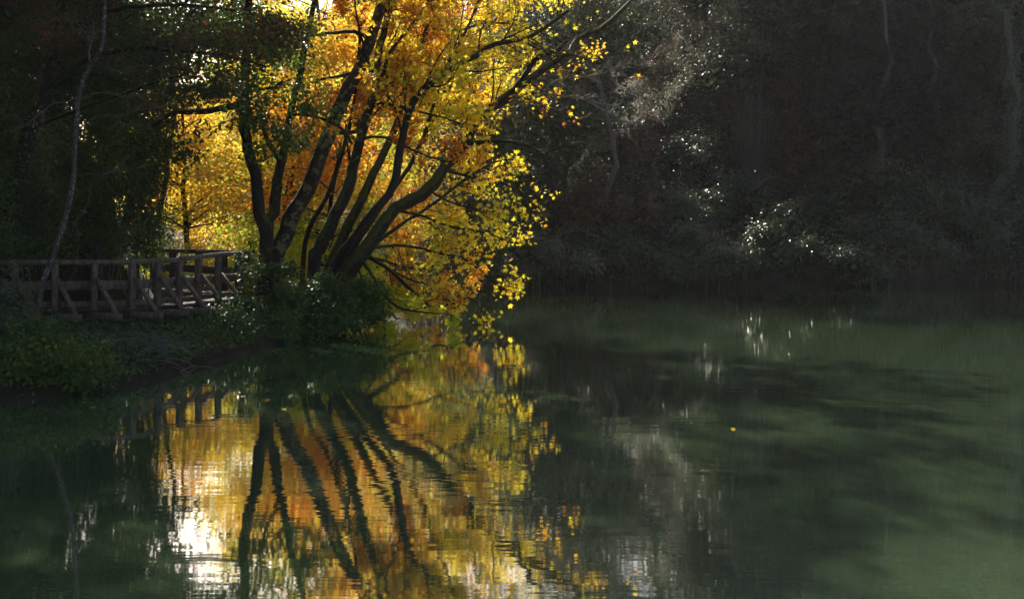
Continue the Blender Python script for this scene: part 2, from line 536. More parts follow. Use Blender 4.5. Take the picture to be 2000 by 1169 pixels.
def stem(parent, name, pts, r0, r1, mat, n=26, sides=12, rng=RNG, power=1.0):
    r0 *= .88
    path = px_path(pts, n)
    path[1:-1] += rng.normal(size=(n - 2, 3)) * min(r0, .12) * .12
    t = np.linspace(0, 1, n) ** power
    g = Geo()
    g.tube(path, r0 + (r1 - r0) * t, sides, rough=.05, rng=rng)
    return g, path


def yellow_tree():
    rng = np.random.default_rng(21)
    base = P(645, 560, 32.2); base[2] = gz(base[0], base[1])
    t = empty('maple_tree', base, 'large leaning many-stemmed tree with yellow leaves spreading over the water', 'tree')
    parts = []                                               # (name, pts, r0, r1, side length, density, leafy: y yellow, o russet, b bare)
    parts.append(('trunk', [(612, 600, 32), (613, 508, 32), (627, 480, 32), (652, 427, 32), (680, 367, 32.2), (690, 320, 32.3), (703, 276, 32.4), (716, 230, 32.5), (734, 165, 32.7), (739, 101, 33), (754, 50, 33.2), (762, -60, 33.5)], .22, .08, 1.7, 1.1, 'o'))
    parts.append(('trunk', [(636, 600, 32.6), (641, 525, 32.6), (680, 441, 33), (715, 371, 33.4), (729, 340, 33.6), (759, 281, 34), (780, 230, 34.3), (795, 165, 34.6), (816, 101, 35), (834, 55, 35.3), (850, -70, 36)], .17, .06, 1.7, 1.3, 'o'))
    parts.append(('trunk', [(655, 600, 32.0), (680, 532, 32.1), (704, 500, 32.2), (743, 445, 32.6), (767, 410, 32.8), (837, 371, 33.3), (865, 332, 33.6), (909, 281, 34), (924, 248, 34.2), (958, 214, 34.5), (999, 183, 34.8), (1035, 155, 35.1), (1081, 122, 35.5), (1117, 99, 35.8), (1122, 83, 36), (1153, 65, 36.2), (1181, 53, 36.5), (1230, 5, 37)], .25, .06, 1.5, 1.0, 'y'))
    parts.append(('trunk', [(640, 600, 32.3), (650, 525, 32.3), (697, 458, 32), (725, 420, 31.8), (767, 371, 31.6), (783, 290, 31.4), (800, 214, 31.3), (841, 160, 31.2), (888, 130, 31.2), (927, 112, 31.2), (965, 88, 31.3), (1030, 73, 31.4), (1110, 20, 31.6)], .16, .05, 1.6, 1.1, 'y'))
    parts.append(('limb', [(734, 165, 32.7), (718, 120, 32.5), (711, 91, 32.3), (702, 58, 32.1), (690, -10, 31.8)], .06, .02, 1.1, 1.4, 'o'))
    parts.append(('limb', [(748, 150, 32.8), (759, 109, 32.8), (777, 81, 33), (800, 55, 33.2), (850, -20, 33.6)], .08, .03, 1.3, 1.3, 'y'))
    parts.append(('limb', [(999, 183, 34.8), (1030, 140, 34.3), (1048, 116, 34), (1081, 101, 33.8), (1095, 92, 33.7)], .10, .05, 1.0, 1.2, 'y'))
    parts.append(('limb', [(909, 281, 34), (945, 276, 34), (990, 276, 33.8), (1030, 285, 33.7), (1060, 298, 33.6), (1080, 292, 33.6), (1110, 281, 33.5), (1145, 278, 33.4)], .075, .02, .9, 1.3, 'b'))
    parts.append(('limb', [(1035, 155, 35.1), (1055, 171, 34.6), (1096, 155, 34.2), (1158, 148, 33.8), (1194, 135, 33.5), (1232, 109, 33.2)], .045, .012, .8, 1.5, 'b'))
    parts.append(('limb', [(1040, 180, 34.8), (1100, 188, 34.4), (1132, 191, 34.2), (1184, 217, 34), (1215, 236, 33.8), (1235, 241, 33.8), (1252, 228, 33.7), (1261, 214, 33.7)], .036, .012, .45, 1.6, 'b'))
    parts.append(('limb', [(1132, 191, 34.2), (1202, 207, 34), (1222, 183, 34), (1240, 172, 34), (1266, 160, 33.9)], .026, .010, .4, 1.8, 'b'))
    parts.append(('limb', [(704, 500, 32.2), (739, 556, 31.6), (771, 595, 31.2), (820, 609, 31), (862, 612, 31)], .06, .015, 1.0, 1.2, 'l'))
    parts.append(('limb', [(715, 495, 32.3), (767, 532, 32.4), (813, 574, 32.6), (844, 598, 32.8), (890, 591, 33), (914, 581, 33.2), (932, 591, 33.3)], .06, .02, .9, 1.6, 'y'))
    parts.append(('limb', [(720, 485, 32.3), (785, 479, 32.8), (855, 493, 33.3), (907, 507, 33.7), (946, 532, 34), (985, 540, 34.2)], .05, .014, .95, 1.9, 'y'))
    parts.append(('limb', [(767, 410, 32.8), (820, 420, 33.2), (880, 442, 33.6), (940, 452, 34), (990, 470, 34.3), (1014, 478, 34.5)], .05, .010, .9, 1.6, 'y'))
    parts.append(('limb', [(865, 332, 33.6), (920, 345, 34), (970, 352, 34.3), (1010, 372, 34.6), (1045, 380, 34.8)], .05, .012, 1.0, 1.8, 'y'))
    parts.append(('limb', [(716, 230, 32.5), (733, 205, 32.3), (760, 204, 32.1), (805, 216, 31.9), (860, 228, 31.7), (910, 246, 31.6)], .055, .016, 1.0, 1.4, 'y'))
    parts.append(('limb', [(703, 276, 32.4), (720, 268, 32.2), (755, 270, 31.9), (800, 290, 31.7), (850, 310, 31.4), (890, 320, 31.2)], .05, .012, .9, 1.4, 'o'))
    parts.append(('limb', [(685, 320, 32.3), (672, 262, 32), (650, 240, 31.7), (615, 226, 31.4), (585, 222, 31.2)], .04, .012, .7, 1.2, 'o'))
    parts.append(('limb', [(924, 248, 34.2), (960, 205, 34.8), (1010, 190, 35.2), (1060, 205, 35.6), (1105, 230, 35.9)], .05, .012, 1.0, 1.6, 'y'))
    parts.append(('limb', [(837, 371, 33.3), (880, 395, 33.0), (935, 410, 32.8), (985, 430, 32.6), (1030, 432, 32.5)], .04, .010, .9, 1.9, 'y'))
    parts.append(('limb', [(780, 230, 34.3), (850, 190, 35), (900, 160, 35.6), (960, 150, 36.2), (1010, 120, 36.6)], .06, .015, 1.5, 1.3, 'y'))
    parts.append(('limb', [(834, 55, 35.3), (890, 60, 35.5), (950, 45, 35.8), (1010, 50, 36), (1070, 70, 36.2), (1130, 100, 36.4)], .05, .012, 1.1, 1.5, 'y'))
    parts.append(('trunk', [(650, 610, 32.8), (660, 540, 32.9), (720, 440, 33.3), (790, 340, 33.8), (826, 270, 34.1), (848, 200, 34.4), (880, 120, 34.8), (915, 50, 35.2), (950, -40, 35.8)], .085, .03, 1.4, 1.0, 'y'))
    parts.append(('trunk', [(675, 600, 32.5), (690, 520, 32.6), (760, 455, 33), (850, 395, 33.5), (930, 335, 34), (985, 312, 34.4), (1030, 318, 34.7)], .075, .015, 1.1, 1.2, 'y'))
    parts.append(('trunk', [(590, 610, 33), (597, 470, 33), (640, 380, 33.1), (668, 300, 33.2), (688, 220, 33.4), (700, 120, 33.7), (705, 20, 34)], .08, .04, 1.4, 1.0, 'o'))
    parts.append(('limb', [(712, 500, 32.3), (750, 520, 33), (800, 545, 33.6), (850, 560, 34.2), (905, 572, 34.6)], .05, .012, 1.0, 1.6, 'y'))
    parts.append(('limb', [(700, 505, 32.4), (735, 505, 33.2), (790, 520, 34), (850, 528, 34.8), (900, 535, 35.4)], .05, .012, 1.1, 1.6, 'o'))
    parts.append(('limb', [(695, 515, 32.2), (715, 560, 32), (735, 590, 31.8), (750, 606, 31.6)], .04, .01, .9, 1.6, 'l'))
    yt, ot, lt = [], [], []
    for nm, pts, r0, r1, ln, dn, kind in parts:
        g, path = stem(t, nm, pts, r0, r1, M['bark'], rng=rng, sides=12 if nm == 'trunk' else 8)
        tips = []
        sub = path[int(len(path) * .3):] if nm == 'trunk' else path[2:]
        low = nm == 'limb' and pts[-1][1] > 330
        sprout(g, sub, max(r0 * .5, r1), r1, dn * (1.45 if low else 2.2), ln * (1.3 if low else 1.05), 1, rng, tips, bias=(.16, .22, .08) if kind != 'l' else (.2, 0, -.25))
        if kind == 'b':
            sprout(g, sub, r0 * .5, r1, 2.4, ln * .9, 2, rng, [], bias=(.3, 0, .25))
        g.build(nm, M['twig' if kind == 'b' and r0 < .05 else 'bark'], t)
        {'y': yt, 'o': ot, 'l': lt, 'b': []}[kind].extend(tips)
        if kind == 'b':
            yt.extend([q for q in tips if rng.random() < .16])

    def keep(p):
        px = p[0] / p[1] * F_PX + 1000
        return 1.0 if px < 930 else max(.08, .9 - (px - 930) / 170)
    g = Geo(); tip_leaves(g, yt, 2.4, .16, T_MAPLE, rng, keep, off=.11); g.build('crown', M['yellow'], t)
    g = Geo(); tip_leaves(g, ot, 7, .10, T_OVAL, rng); g.build('russet_crown', M['orange'], t)
    g = Geo(); tip_leaves(g, lt, 7, .15, T_MAPLE, rng); g.build('drooping_crown', M['lime'], t)
    # the top of the tree above the picture: it shades the river
    g, cs = blob_leaves([B(820, -40, 35, 150, 70, 1.8), B(980, -60, 36.5, 150, 70, 1.8), B(1100, -50, 37.5, 90, 50, 1.3), B(700, -90, 34, 130, 80, 1.8), B(880, -190, 36, 190, 90, 2.0), B(760, -280, 35, 190, 110, 2.2), B(900, -420, 35, 200, 110, 2.2), B(1010, -260, 36, 110, 60, 1.6)], 13000, 260, .38, .17, T_MAPLE, rng)
    g.build('top_crown', M['yellow'], t)
    return len(yt), len(ot)


print('yellow tips', yellow_tree())


# ------------------------------------------------------------------ other trees built from traced stems
def traced_tree(name, label, base, stems, foliage, seed, cat='tree', group=None, sprout_len=1.2, dens=1.0, per=5):
    """stems: (part name, pts, r0, r1, material); foliage: (part name, material, template, size, blobs, n, clumps, spread)"""
    rng = np.random.default_rng(seed)
    t = empty(name, base, label, cat, group)
    tips = []
    for nm, pts, r0, r1, mat in stems:
        g, path = stem(t, nm, pts, r0, r1, mat, rng=rng, sides=12 if nm == 'trunk' else 8)
        if sprout_len: sprout(g, path[int(len(path) * .4):], r0 * .5, r1, dens, sprout_len, 1, rng, tips, bias=(0, 0, .1))
        g.build(nm, mat, t)
    for nm, mat, tm, size, blobs, n, clumps, spread in foliage:
        g, cs = blob_leaves(blobs, n, clumps, spread, size, tm, rng)
        if tips: tip_leaves(g, tips, per, size, tm, rng)
        g.build(nm, mat, t)
    return t


bp = P(560, 560, 32); bp[2] = gz(bp[0], bp[1])
traced_tree('plane_tree', 'leaning tree with pale mottled trunk between the dark twin trunks and the leaning stems', bp,
            [('trunk', [(530, 600, 31.4), (536, 504, 31.4), (557, 462, 31.5), (575, 413, 31.6), (603, 367, 31.7), (631, 289, 31.9), (657, 230, 32.1), (680, 173, 32.3), (708, 122, 32.6), (723, 76, 32.8), (738, 30, 33), (760, -80, 33.5)], .27, .13, M['plane']),
             ('limb', [(700, 140, 32.5), (660, 150, 32.2), (640, 152, 32), (620, 158, 31.8)], .05, .03, M['plane']),
             ('limb', [(723, 76, 32.8), (690, 62, 32.5), (640, 66, 32.2), (600, 74, 32), (575, 98, 31.8)], .07, .025, M['bark']),
             ('limb', [(645, 262, 32), (700, 250, 33), (640, 200, 34.5), (600, 150, 36)], .06, .02, M['bark'])],
            [('crown', M['gold'], T_OVAL, .13, [B(640, 110, 34.5, 90, 60, 1.4), B(700, 60, 35, 110, 60, 1.6), B(600, 60, 35, 80, 50, 1.4)], 3800, 70, .33)], 31)

bp = P(515, 560, 30.8); bp[2] = gz(bp[0], bp[1])
traced_tree('alder_tree', 'dark tree with forked twin trunks rising from one mossy base beside the footbridge end', bp,
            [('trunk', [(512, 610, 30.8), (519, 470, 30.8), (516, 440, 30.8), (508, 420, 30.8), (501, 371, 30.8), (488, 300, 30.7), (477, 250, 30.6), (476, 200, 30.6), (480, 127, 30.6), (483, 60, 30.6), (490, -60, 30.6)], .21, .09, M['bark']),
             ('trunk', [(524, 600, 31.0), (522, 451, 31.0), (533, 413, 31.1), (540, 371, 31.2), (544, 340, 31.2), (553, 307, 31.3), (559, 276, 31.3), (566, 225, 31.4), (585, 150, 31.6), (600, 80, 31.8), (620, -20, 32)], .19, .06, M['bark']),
             ('limb', [(548, 322, 31.2), (540, 300, 31), (528, 286, 30.9), (518, 262, 30.7), (512, 225, 30.5)], .09, .04, M['bark']),
             ('limb', [(476, 200, 30.6), (450, 208, 30.4), (409, 217, 30.2), (371, 219, 30), (345, 218, 29.8), (327, 225, 29.7), (307, 240, 29.6), (300, 250, 29.6)], .10, .05, M['bark']),
             ('limb', [(478, 180, 30.6), (500, 176, 30.2), (535, 170, 30), (552, 158, 29.8)], .05, .03, M['bark']),
             ('limb', [(566, 225, 31.4), (600, 225, 31), (640, 236, 30.6), (675, 258, 30.3), (686, 280, 30.2)], .05, .03, M['bark'])],
            [('crown', M['green'], T_OVAL, .12, [B(540, 100, 30, 105, 60, 1.6), B(600, 180, 29.8, 60, 45, .8), B(585, 265, 29.6, 55, 38, .7), B(500, 225, 29.6, 75, 30, .9), B(440, 150, 29.6, 70, 35, 1), B(470, 60, 30, 120, 45, 1.6), B(520, 300, 29.8, 30, 18, .5), B(560, -60, 30, 180, 70, 2.0), B(600, -220, 30, 220, 110, 2.4), B(420, -180, 30.5, 200, 110, 2.2), B(520, -380, 30.5, 200, 100, 2.2)], 40000, 380, .27)], 32, sprout_len=.9, dens=.8, per=3)

# russet-green tree reaching out from the left slope in front of the others
bx, by = -10.6, 26.0
traced_tree('beech_tree', 'dark russet-leaved tree overhanging from the left slope above the handrail', (bx, by, gz(bx, by)),
            [('trunk', [(20, 420, 26), (60, 250, 26), (95, 120, 26), (120, 20, 26), (140, -120, 26)], .20, .10, M['bark']),
             ('limb', [(80, 180, 26), (160, 120, 25.6), (260, 95, 25.2), (360, 100, 24.9), (450, 110, 24.6), (520, 130, 24.4)], .08, .02, M['bark']),
             ('limb', [(110, 60, 26), (220, 20, 25.5), (340, 10, 25), (460, 20, 24.6)], .08, .02, M['bark']),
             ('limb', [(60, 250, 26), (150, 215, 25.5), (250, 180, 25.2), (340, 150, 25), (384, 150, 24.9)], .05, .015, M['bark'])],
            [('crown', M['russet_dark'], T_OVAL, .095, [B(300, 100, 25, 120, 55, 1.6), B(410, 70, 24.6, 110, 45, 1.3), B(440, 180, 24.4, 55, 38, .8), B(345, 175, 24.8, 60, 30, .8), B(280, 190, 24.8, 40, 24, .6), B(150, 60, 25.4, 130, 60, 1.5), B(520, 50, 24.6, 90, 35, 1.2), B(405, 150, 24.4, 50, 45, .8), B(300, -80, 25.5, 260, 80, 2.0), B(60, -20, 26, 120, 70, 1.5), B(100, -320, 26, 220, 110, 2.2), B(330, -330, 26, 200, 110, 2.2), B(0, -160, 26.5, 150, 80, 1.8), B(480, -240, 25, 120, 70, 1.4)], 40000, 440, .25)], 33, sprout_len=.8, dens=.8, per=3)


# slender lichen-spotted trunk in front of the footbridge
def slender():
    rng = np.random.default_rng(5)
    base = P(70, 640, 24.6); base[2] = gz(base[0], base[1])
    t = empty('slender_tree', base, 'slender lichen-spotted pale trunk leaning in front of the handrail with bare twigs', 'tree')
    st = [('trunk', [(64, 660, 24.6), (73, 605, 24.6), (83, 549, 24.6), (101, 508, 24.6), (119, 456, 24.6), (132, 408, 24.6), (145, 345, 24.6), (146, 296, 24.6), (151, 245, 24.6), (153, 204, 24.6), (160, 163, 24.6), (178, 130, 24.6), (194, 104, 24.6), (200, 81, 24.6), (204, 55, 24.6), (206, -20, 24.6)], .066, .036, .5),
          ('limb', [(174, 140, 24.6), (176, 120, 24.5), (174, 100, 24.4), (181, 70, 24.4), (183, 45, 24.3)], .03, .015, .3),
          ('limb', [(153, 195, 24.6), (180, 184, 24.4), (209, 181, 24.3), (232, 186, 24.2), (255, 188, 24.1), (294, 182, 24), (330, 186, 24)], .017, .005, .45),
          ('limb', [(151, 255, 24.6), (165, 243, 24.5), (189, 227, 24.4), (215, 226, 24.3), (240, 225, 24.3), (276, 214, 24.2), (320, 209, 24.2)], .016, .005, .5),
          ('limb', [(178, 139, 24.6), (204, 133, 24.5), (225, 137, 24.4), (245, 142, 24.4), (276, 127, 24.3), (307, 133, 24.2), (340, 150, 24.1)], .014, .004, .4),
          ('limb', [(152, 190, 24.6), (130, 198, 24.4), (101, 204, 24.3), (75, 225, 24.2), (50, 243, 24.1), (20, 262, 24)], .015, .005, .45),
          ('limb', [(146, 296, 24.6), (120, 275, 24.4), (100, 282, 24.2), (70, 300, 24)], .012, .004, .4),
          ('limb', [(145, 345, 24.6), (170, 340, 24.4), (215, 338, 24.2), (260, 330, 24), (300, 320, 24)], .014, .004, .5),
          ('limb', [(204, 60, 24.6), (180, 64, 24.5), (150, 58, 24.4), (138, 53, 24.3)], .016, .006, .3),
          ('limb', [(132, 408, 24.6), (120, 390, 24.5), (100, 370, 24.4), (80, 330, 24.3)], .012, .004, .4),
          ('limb', [(119, 456, 24.6), (150, 430, 24.5), (170, 400, 24.4), (178, 360, 24.3)], .012, .004, .4)]
    tips = []
    for nm, pts, r0, r1, ln in st:
        g, path = stem(t, nm, pts, r0, r1, M['pale'], rng=rng, sides=10 if nm == 'trunk' else 5)
        tp = []
        if nm == 'limb': sprout(g, path[3:], r0 * .6, r1, 2.6, ln, 2, rng, tp, bias=(.1, 0, .15), sides=4)
        g.build(nm, M['pale'] if nm == 'trunk' else M['twig'], t)
        tips += tp
    g = Geo(); tip_leaves(g, [q for q in tips if rng.random() < .25], 2.2, .085, T_OVAL, rng); g.build('crown', M['lime'], t)


slender()


# ------------------------------------------------------------------ generic trees and shrubs
def gen_tree(name, label, x, y, h, blobs, mat, tm, size, n, clumps, spread, seed, r=.15, bark='bark', group=None, lean=(0, 0), cat='tree', limbs=26):
    """blobs in metres relative to the foot: (dx, dy, z, rx, ry, rz)"""
    rng = np.random.default_rng(seed)
    z0 = max(gz(x, y), 0.0)
    t = empty(name, (x, y, z0), label, cat, group)
    foot = np.array([x, y, z0 - .25])
    top = np.array([x + lean[0], y + lean[1], z0 + h * .9])
    path = limb_path(foot, top, rng, 12, .0)
    g = Geo(); g.tube(path, np.linspace(r, r * .25, 12), 9, rough=.05, rng=rng)
    bl = [(x + b[0], y + b[1], z0 + b[2], b[3], b[4], b[5]) for b in blobs]
    fg, cs = blob_leaves(bl, n, clumps, spread, size, tm, rng)
    zs = path[:, 2]
    for c in cs[rng.permutation(len(cs))[:limbs]]:
        zz = np.clip(c[2] - (.25 + .5 * rng.random()) * np.hypot(c[0] - x, c[1] - y), z0 + h * .12, z0 + h * .85)
        i = int(np.argmin(abs(zs - zz)))
        lp = limb_path(path[i], c, rng, 6, .06)
        g.tube(lp, np.linspace(r * (.42 - .3 * i / 12), .008, 6), 5, cap=False, rng=rng)
    g.build('trunk', M[bark], t)
    fg.build('crown', mat, t)
    return t


def shrub(name, label, blobs, mat, tm, size, n, clumps, spread, seed, group=None, cat='shrub', canes=16, stemmat='farbark', flat=.6, up=.7, droop=None):
    """blobs in world metres; canes rise from the ground under the first blob"""
    rng = np.random.default_rng(seed)
    b0 = blobs[0]
    x, y = b0[0], b0[1]
    z0 = max(gz(x, y), 0.02)
    t = empty(name, (x, y, z0), label, cat, group)
    fg, cs = blob_leaves(blobs, n, clumps, spread, size, tm, rng, up=up, flat=flat, droop=droop)
    # leaves stay above ground and water
    g = Geo()
    for c in cs[rng.permutation(len(cs))[:canes]]:
        fx, fy = x + (c[0] - x) * .35 + rng.normal() * .1, y + (c[1] - y) * .35 + rng.normal() * .1
        fz = gz(fx, fy) - .1
        g.tube(limb_path((fx, fy, fz), c, rng, 7, .15), np.linspace(.022, .006, 7), 5, cap=False, rng=rng)
    g.build('stem', M[stemmat], t)
    fg.build('foliage', mat, t)
    return t


# sunlit trees standing behind the footbridge and up the valley
BG = 'sunlit autumn trees behind the footbridge'
for k, (lab, x, y, h, mt, sz, n, r, lean, wide) in enumerate([
        ('golden sunlit tree above the far handrail, nearest the dark slope', -12.2, 45.5, 8.5, 'gold', .17, 10500, .13, 0, 1.05),
        ('amber sunlit tree seen between the dark twin trunks and the handrail', -9.2, 43.0, 11, 'gold', .16, 8500, .13, 2.3, .62),
        ('yellow-green sunlit tree behind the mottled trunk', -9.0, 49.0, 13.5, 'lime', .17, 9000, .15, 2.2, .8),
        ('tall amber tree behind the leaning dark stems', -10.6, 57.0, 17.5, 'gold', .20, 9000, .18, 3.2, .85),
        ('broad golden tree leaning out behind the leaning dark stems', -7.9, 41.0, 8.6, 'gold', .15, 10000, .14, 2.6, .9),
        ('slim orange tree leaning over the water behind the leaning dark stems', -6.6, 38.2, 9.5, 'orange', .13, 9000, .10, 2.0, .65),
        ('low lime-green tree at the water edge behind the drooping branches', -6.4, 37.6, 3.6, 'lime', .14, 5000, .08, 1.3, .9),
        ('pale yellow tree up the valley left of the tallest amber one', -21.0, 71.0, 11.5, 'gold', .24, 8000, .18, 0, 1.2),
        ('amber tree on the low bank under the arched dark limb', -14.8, 53.0, 7.6, 'gold', .17, 6000, .12, 0, 1.1),
        ('tall lime tree far up the valley behind the mottled trunk', -12.4, 68.0, 21, 'lime', .24, 7500, .2, 3.5, .85),
        ('tallest golden tree far up the valley behind the twin trunks', -15.5, 83.0, 25.0, 'gold', .28, 7500, .22, 2.0, .7),
        ('distant olive tree closing the valley above the far handrail', -24.0, 95.0, 18.0, 'lime', .30, 7000, .22, 0, 1.1),
        ('tall golden tree on the right flank of the valley behind the yellow crown', -1.6, 71.0, 20.0, 'gold', .24, 5500, .2, 0, .7),
        ('tall orange tree on the right flank farther up the valley', -5.2, 84.0, 24.0, 'orange', .28, 5500, .22, 0, .8),
        ('tallest yellow tree on the right flank far up the valley', -9.5, 96.0, 29.0, 'gold', .30, 6000, .24, 0, .8)]):
    gen_tree('autumn_tree', lab, x, y, h, [(lean * .6, 0, h * .52, h * .23 * wide, h * .2, h * .2), (lean + h * .14, -.4, h * .34, h * .17 * wide, h * .15, h * .14), (lean * .5 - h * .13, .3, h * .68, h * .18 * wide, h * .17, h * .15),
              (lean * 1.2 + h * .1, .2, h * .8, h * .17 * wide, h * .15, h * .14), (lean * .3 - h * .15, 0, h * .38, h * .15 * wide, h * .15, h * .12)], M[mt], T_OVAL, sz, n, 150, .30 + .012 * h, 50 + k, r, group=BG, lean=(lean, 0))
shrub('bank_shrub', 'pale green sunlit shrub just behind the far handrail', [(-11.6, 41.2, 1.6, 1.6, 1.0, .9), (-9.8, 40.6, 1.5, 1.2, .8, .8), (-13.2, 42.0, 1.5, 1.2, 1, .9)], M['lime'], T_OVAL, .11, 5500, 90, .22, 59)
shrub('bank_shrub', 'leafy green-gold shrub low between the trunks behind the ivy bush', [(-7.4, 35.8, 1.9, 1.2, .8, 1.0), (-6.2, 35.0, 1.7, .9, .7, .9)], M['lime'], T_OVAL, .11, 4200, 70, .22, 60)

gen_tree('autumn_tree', 'tall thin-stemmed tree added above the far handrail to shade the bank bushes', -13.4, 44.3, 13.5,  # added tree: its unseen crown blocks the sun from the bank bushes
         [(1.6, 0, 12.1, 2.7, 2.0, 1.4), (3.0, 0, 12.2, 1.9, 1.6, 1.3), (.4, 0, 12.6, 1.8, 1.6, 1.3)], M['green'], T_OVAL, .16, 11000, 120, .36, 66, .12, group=BG, lean=(1.4, 0), limbs=18)

# bushes along both banks upstream, seen under the leaning stems
UB = 'bushes on the banks upstream of the leaning tree'
for k, (lab, x, y, r, mt) in enumerate([('sunlit lime bush on the upstream bank just behind the leaning stems', -6.9, 40.0, 1.4, 'lime'), ('gold-leaved bush on the upstream bank behind the leaning stems', -8.6, 47, 1.7, 'gold'),
                                        ('dark bush on the inner corner of the far bank behind the drooping branches', -.2, 54.0, 1.6, 'bank'), ('dark bush on the far bank, just upstream of its corner', -.4, 59.0, 1.9, 'bank'),
                                        ('dark bush on the far bank, second upstream of its corner', -1.6, 66.0, 2.2, 'bank'), ('rusty bush on the far bank well upstream', -4.2, 76.0, 2.4, 'orange'), ('yellow bush on the inner bank well upstream', -11.4, 60, 2.2, 'gold'),
                                        ('rusty bush on the inner bank farthest upstream', -16.0, 76, 2.8, 'orange'), ('yellow-green bush on the far bank farthest upstream', -10.5, 90.0, 3.0, 'lime')]):
    z = max(gz(x, y), 0)
    shrub('bank_bush', lab, [(x, y, z + r * .75, r * 1.1, r, r * .85), (x - r, y + .6, z + r * .6, r * .8, r * .8, r * .7), (x + r * .8, y + .4, z + r * .5, r * .8, r * .7, r * .6)], M[mt], T_OVAL, .10 + .0016 * y, 4200, 80, .12 * r + .1, 700 + k, UB, 'bush', canes=14)

shrub('bank_bush', 'lime-green bush leaning low over the water under the drooping branches', [(-5.3, 34.2, .9, 1.1, .8, .6), (-4.1, 34.8, .75, 1.0, .7, .5), (-3.2, 35.4, .65, .8, .6, .42)], M['lime'], T_OVAL, .12, 4200, 80, .2, 720, UB, 'bush', canes=10)

# bushes on the left bank
LB = 'dark bushes along the near left bank'
lb = [
    ('broad dark bush at the lower left edge above the water', [B(70, 680, 20.0, 70, 60, .7), B(140, 705, 19.6, 60, 50, .6), B(40, 720, 19.4, 50, 45, .6), B(180, 735, 19.3, 36, 30, .4), B(100, 745, 19.2, 80, 24, .5)], 'green', .075, 11000),
    ('glossy-leaved bush just under the left end of the handrail', [B(75, 662, 22.5, 70, 30, .7), B(10, 615, 22, 45, 60, .6), B(150, 678, 22.2, 50, 24, .6)], 'bramble', .085, 5500),
    ('low dark bush below the middle braces of the footbridge', [B(270, 684, 23.8, 60, 28, .7), B(330, 690, 23.6, 50, 26, .6), B(220, 694, 23, 40, 24, .5)], 'darkgreen', .08, 6000),
    ('low bush below the right-hand braces, left of the hanging branch', [B(410, 662, 26, 50, 30, .7), B(450, 640, 26.8, 40, 34, .6), B(380, 688, 25.2, 50, 18, .5)], 'darkgreen', .085, 6000),
    ('large ivy-dark bush at the foot of the big trees', [B(560, 592, 29.4, 75, 52, 1.0), B(490, 605, 28.8, 60, 48, .9), B(630, 595, 30, 60, 42, .9), B(498, 535, 29.8, 28, 34, .45), B(560, 535, 30, 30, 26, .45), B(560, 645, 28.6, 80, 26, .6), B(640, 632, 29.6, 60, 28, .6), B(450, 665, 27.4, 50, 22, .6)], 'darkgreen', .10, 14000),
    ('green bush leaning over the water right of the ivy-dark bush', [B(690, 585, 31, 55, 38, .8), B(660, 618, 30.2, 50, 24, .5), B(730, 610, 31, 30, 18, .4), B(640, 560, 31, 44, 30, .6), B(720, 570, 31.4, 36, 22, .5)], 'green', .10, 6500),
]
for k, (lab, bl, mt, sz, n) in enumerate(lb):
    shrub('bank_bush', lab, bl, M[mt], T_OVAL, sz, n, 90, .17, 70 + k, LB, 'bush', canes=22)

# foliage on the steep left slope
LS = 'bushes on the dark left slope'
ls = [
    ('ivy-dark bush on the slope edge left of the far handrail', [B(270, 420, 30.2, 45, 80, .6), B(290, 340, 30.4, 30, 50, .5), B(285, 480, 30.3, 36, 40, .5)], 'darkgreen', .09, 6500),
    ('dark bush on the slope behind the middle of the handrail', [B(200, 440, 29, 70, 70, .7), B(170, 380, 29.2, 60, 60, .6)], 'darkgreen', .09, 6500),
    ('green bush on the slope just right of the slender trunk', [B(200, 290, 29, 55, 60, .7), B(230, 240, 29, 40, 45, .6), B(190, 210, 29, 50, 40, .6)], 'green', .085, 6000),
    ('dark bush on the slope left of the slender trunk', [B(80, 400, 27.6, 70, 70, .7), B(60, 470, 27, 70, 50, .7)], 'darkgreen', .09, 6500),
    ('leafy green bush at the left edge of the slope', [B(60, 300, 26.5, 50, 60, .6), B(70, 260, 26.5, 40, 40, .5), B(50, 350, 26.3, 36, 30, .5)], 'green', .085, 4500),
    ('dark bush high on the left slope', [B(120, 160, 29.5, 90, 70, .8), B(60, 110, 29.5, 70, 60, .8), B(210, 130, 29.8, 60, 60, .7)], 'darkgreen', .10, 7000),
    ('dark bush topping the left slope under the russet crown', [B(250, 170, 32, 80, 80, 1), B(290, 80, 32, 80, 60, 1)], 'darkgreen', .11, 7000),
    ('dark bush against the sky in the upper left corner of the picture', [B(20, 90, 30, 70, 60, .9), B(-10, 30, 30, 70, 60, .9), B(90, 40, 30, 60, 50, .8)], 'darkgreen', .11, 7500),
    ('dark bush on the slope edge straight above the middle handrail', [B(235, 360, 31, 65, 55, .7), B(255, 300, 31.4, 50, 40, .6), B(175, 350, 30.6, 60, 50, .7), B(120, 330, 30.4, 60, 50, .7)], 'darkgreen', .10, 9000),
    ('dark bush in the shadowed corner outside the left handrail', [B(-20, 200, 26, 60, 150, .8), B(-30, 420, 25, 60, 100, .8)], 'darkgreen', .10, 6000),
]
for k, (lab, bl, mt, sz, n) in enumerate(ls):
    shrub('slope_bush', lab, bl, M[mt], T_OVAL, sz, n, 80, .24, 90 + k, LS, 'bush', canes=5)

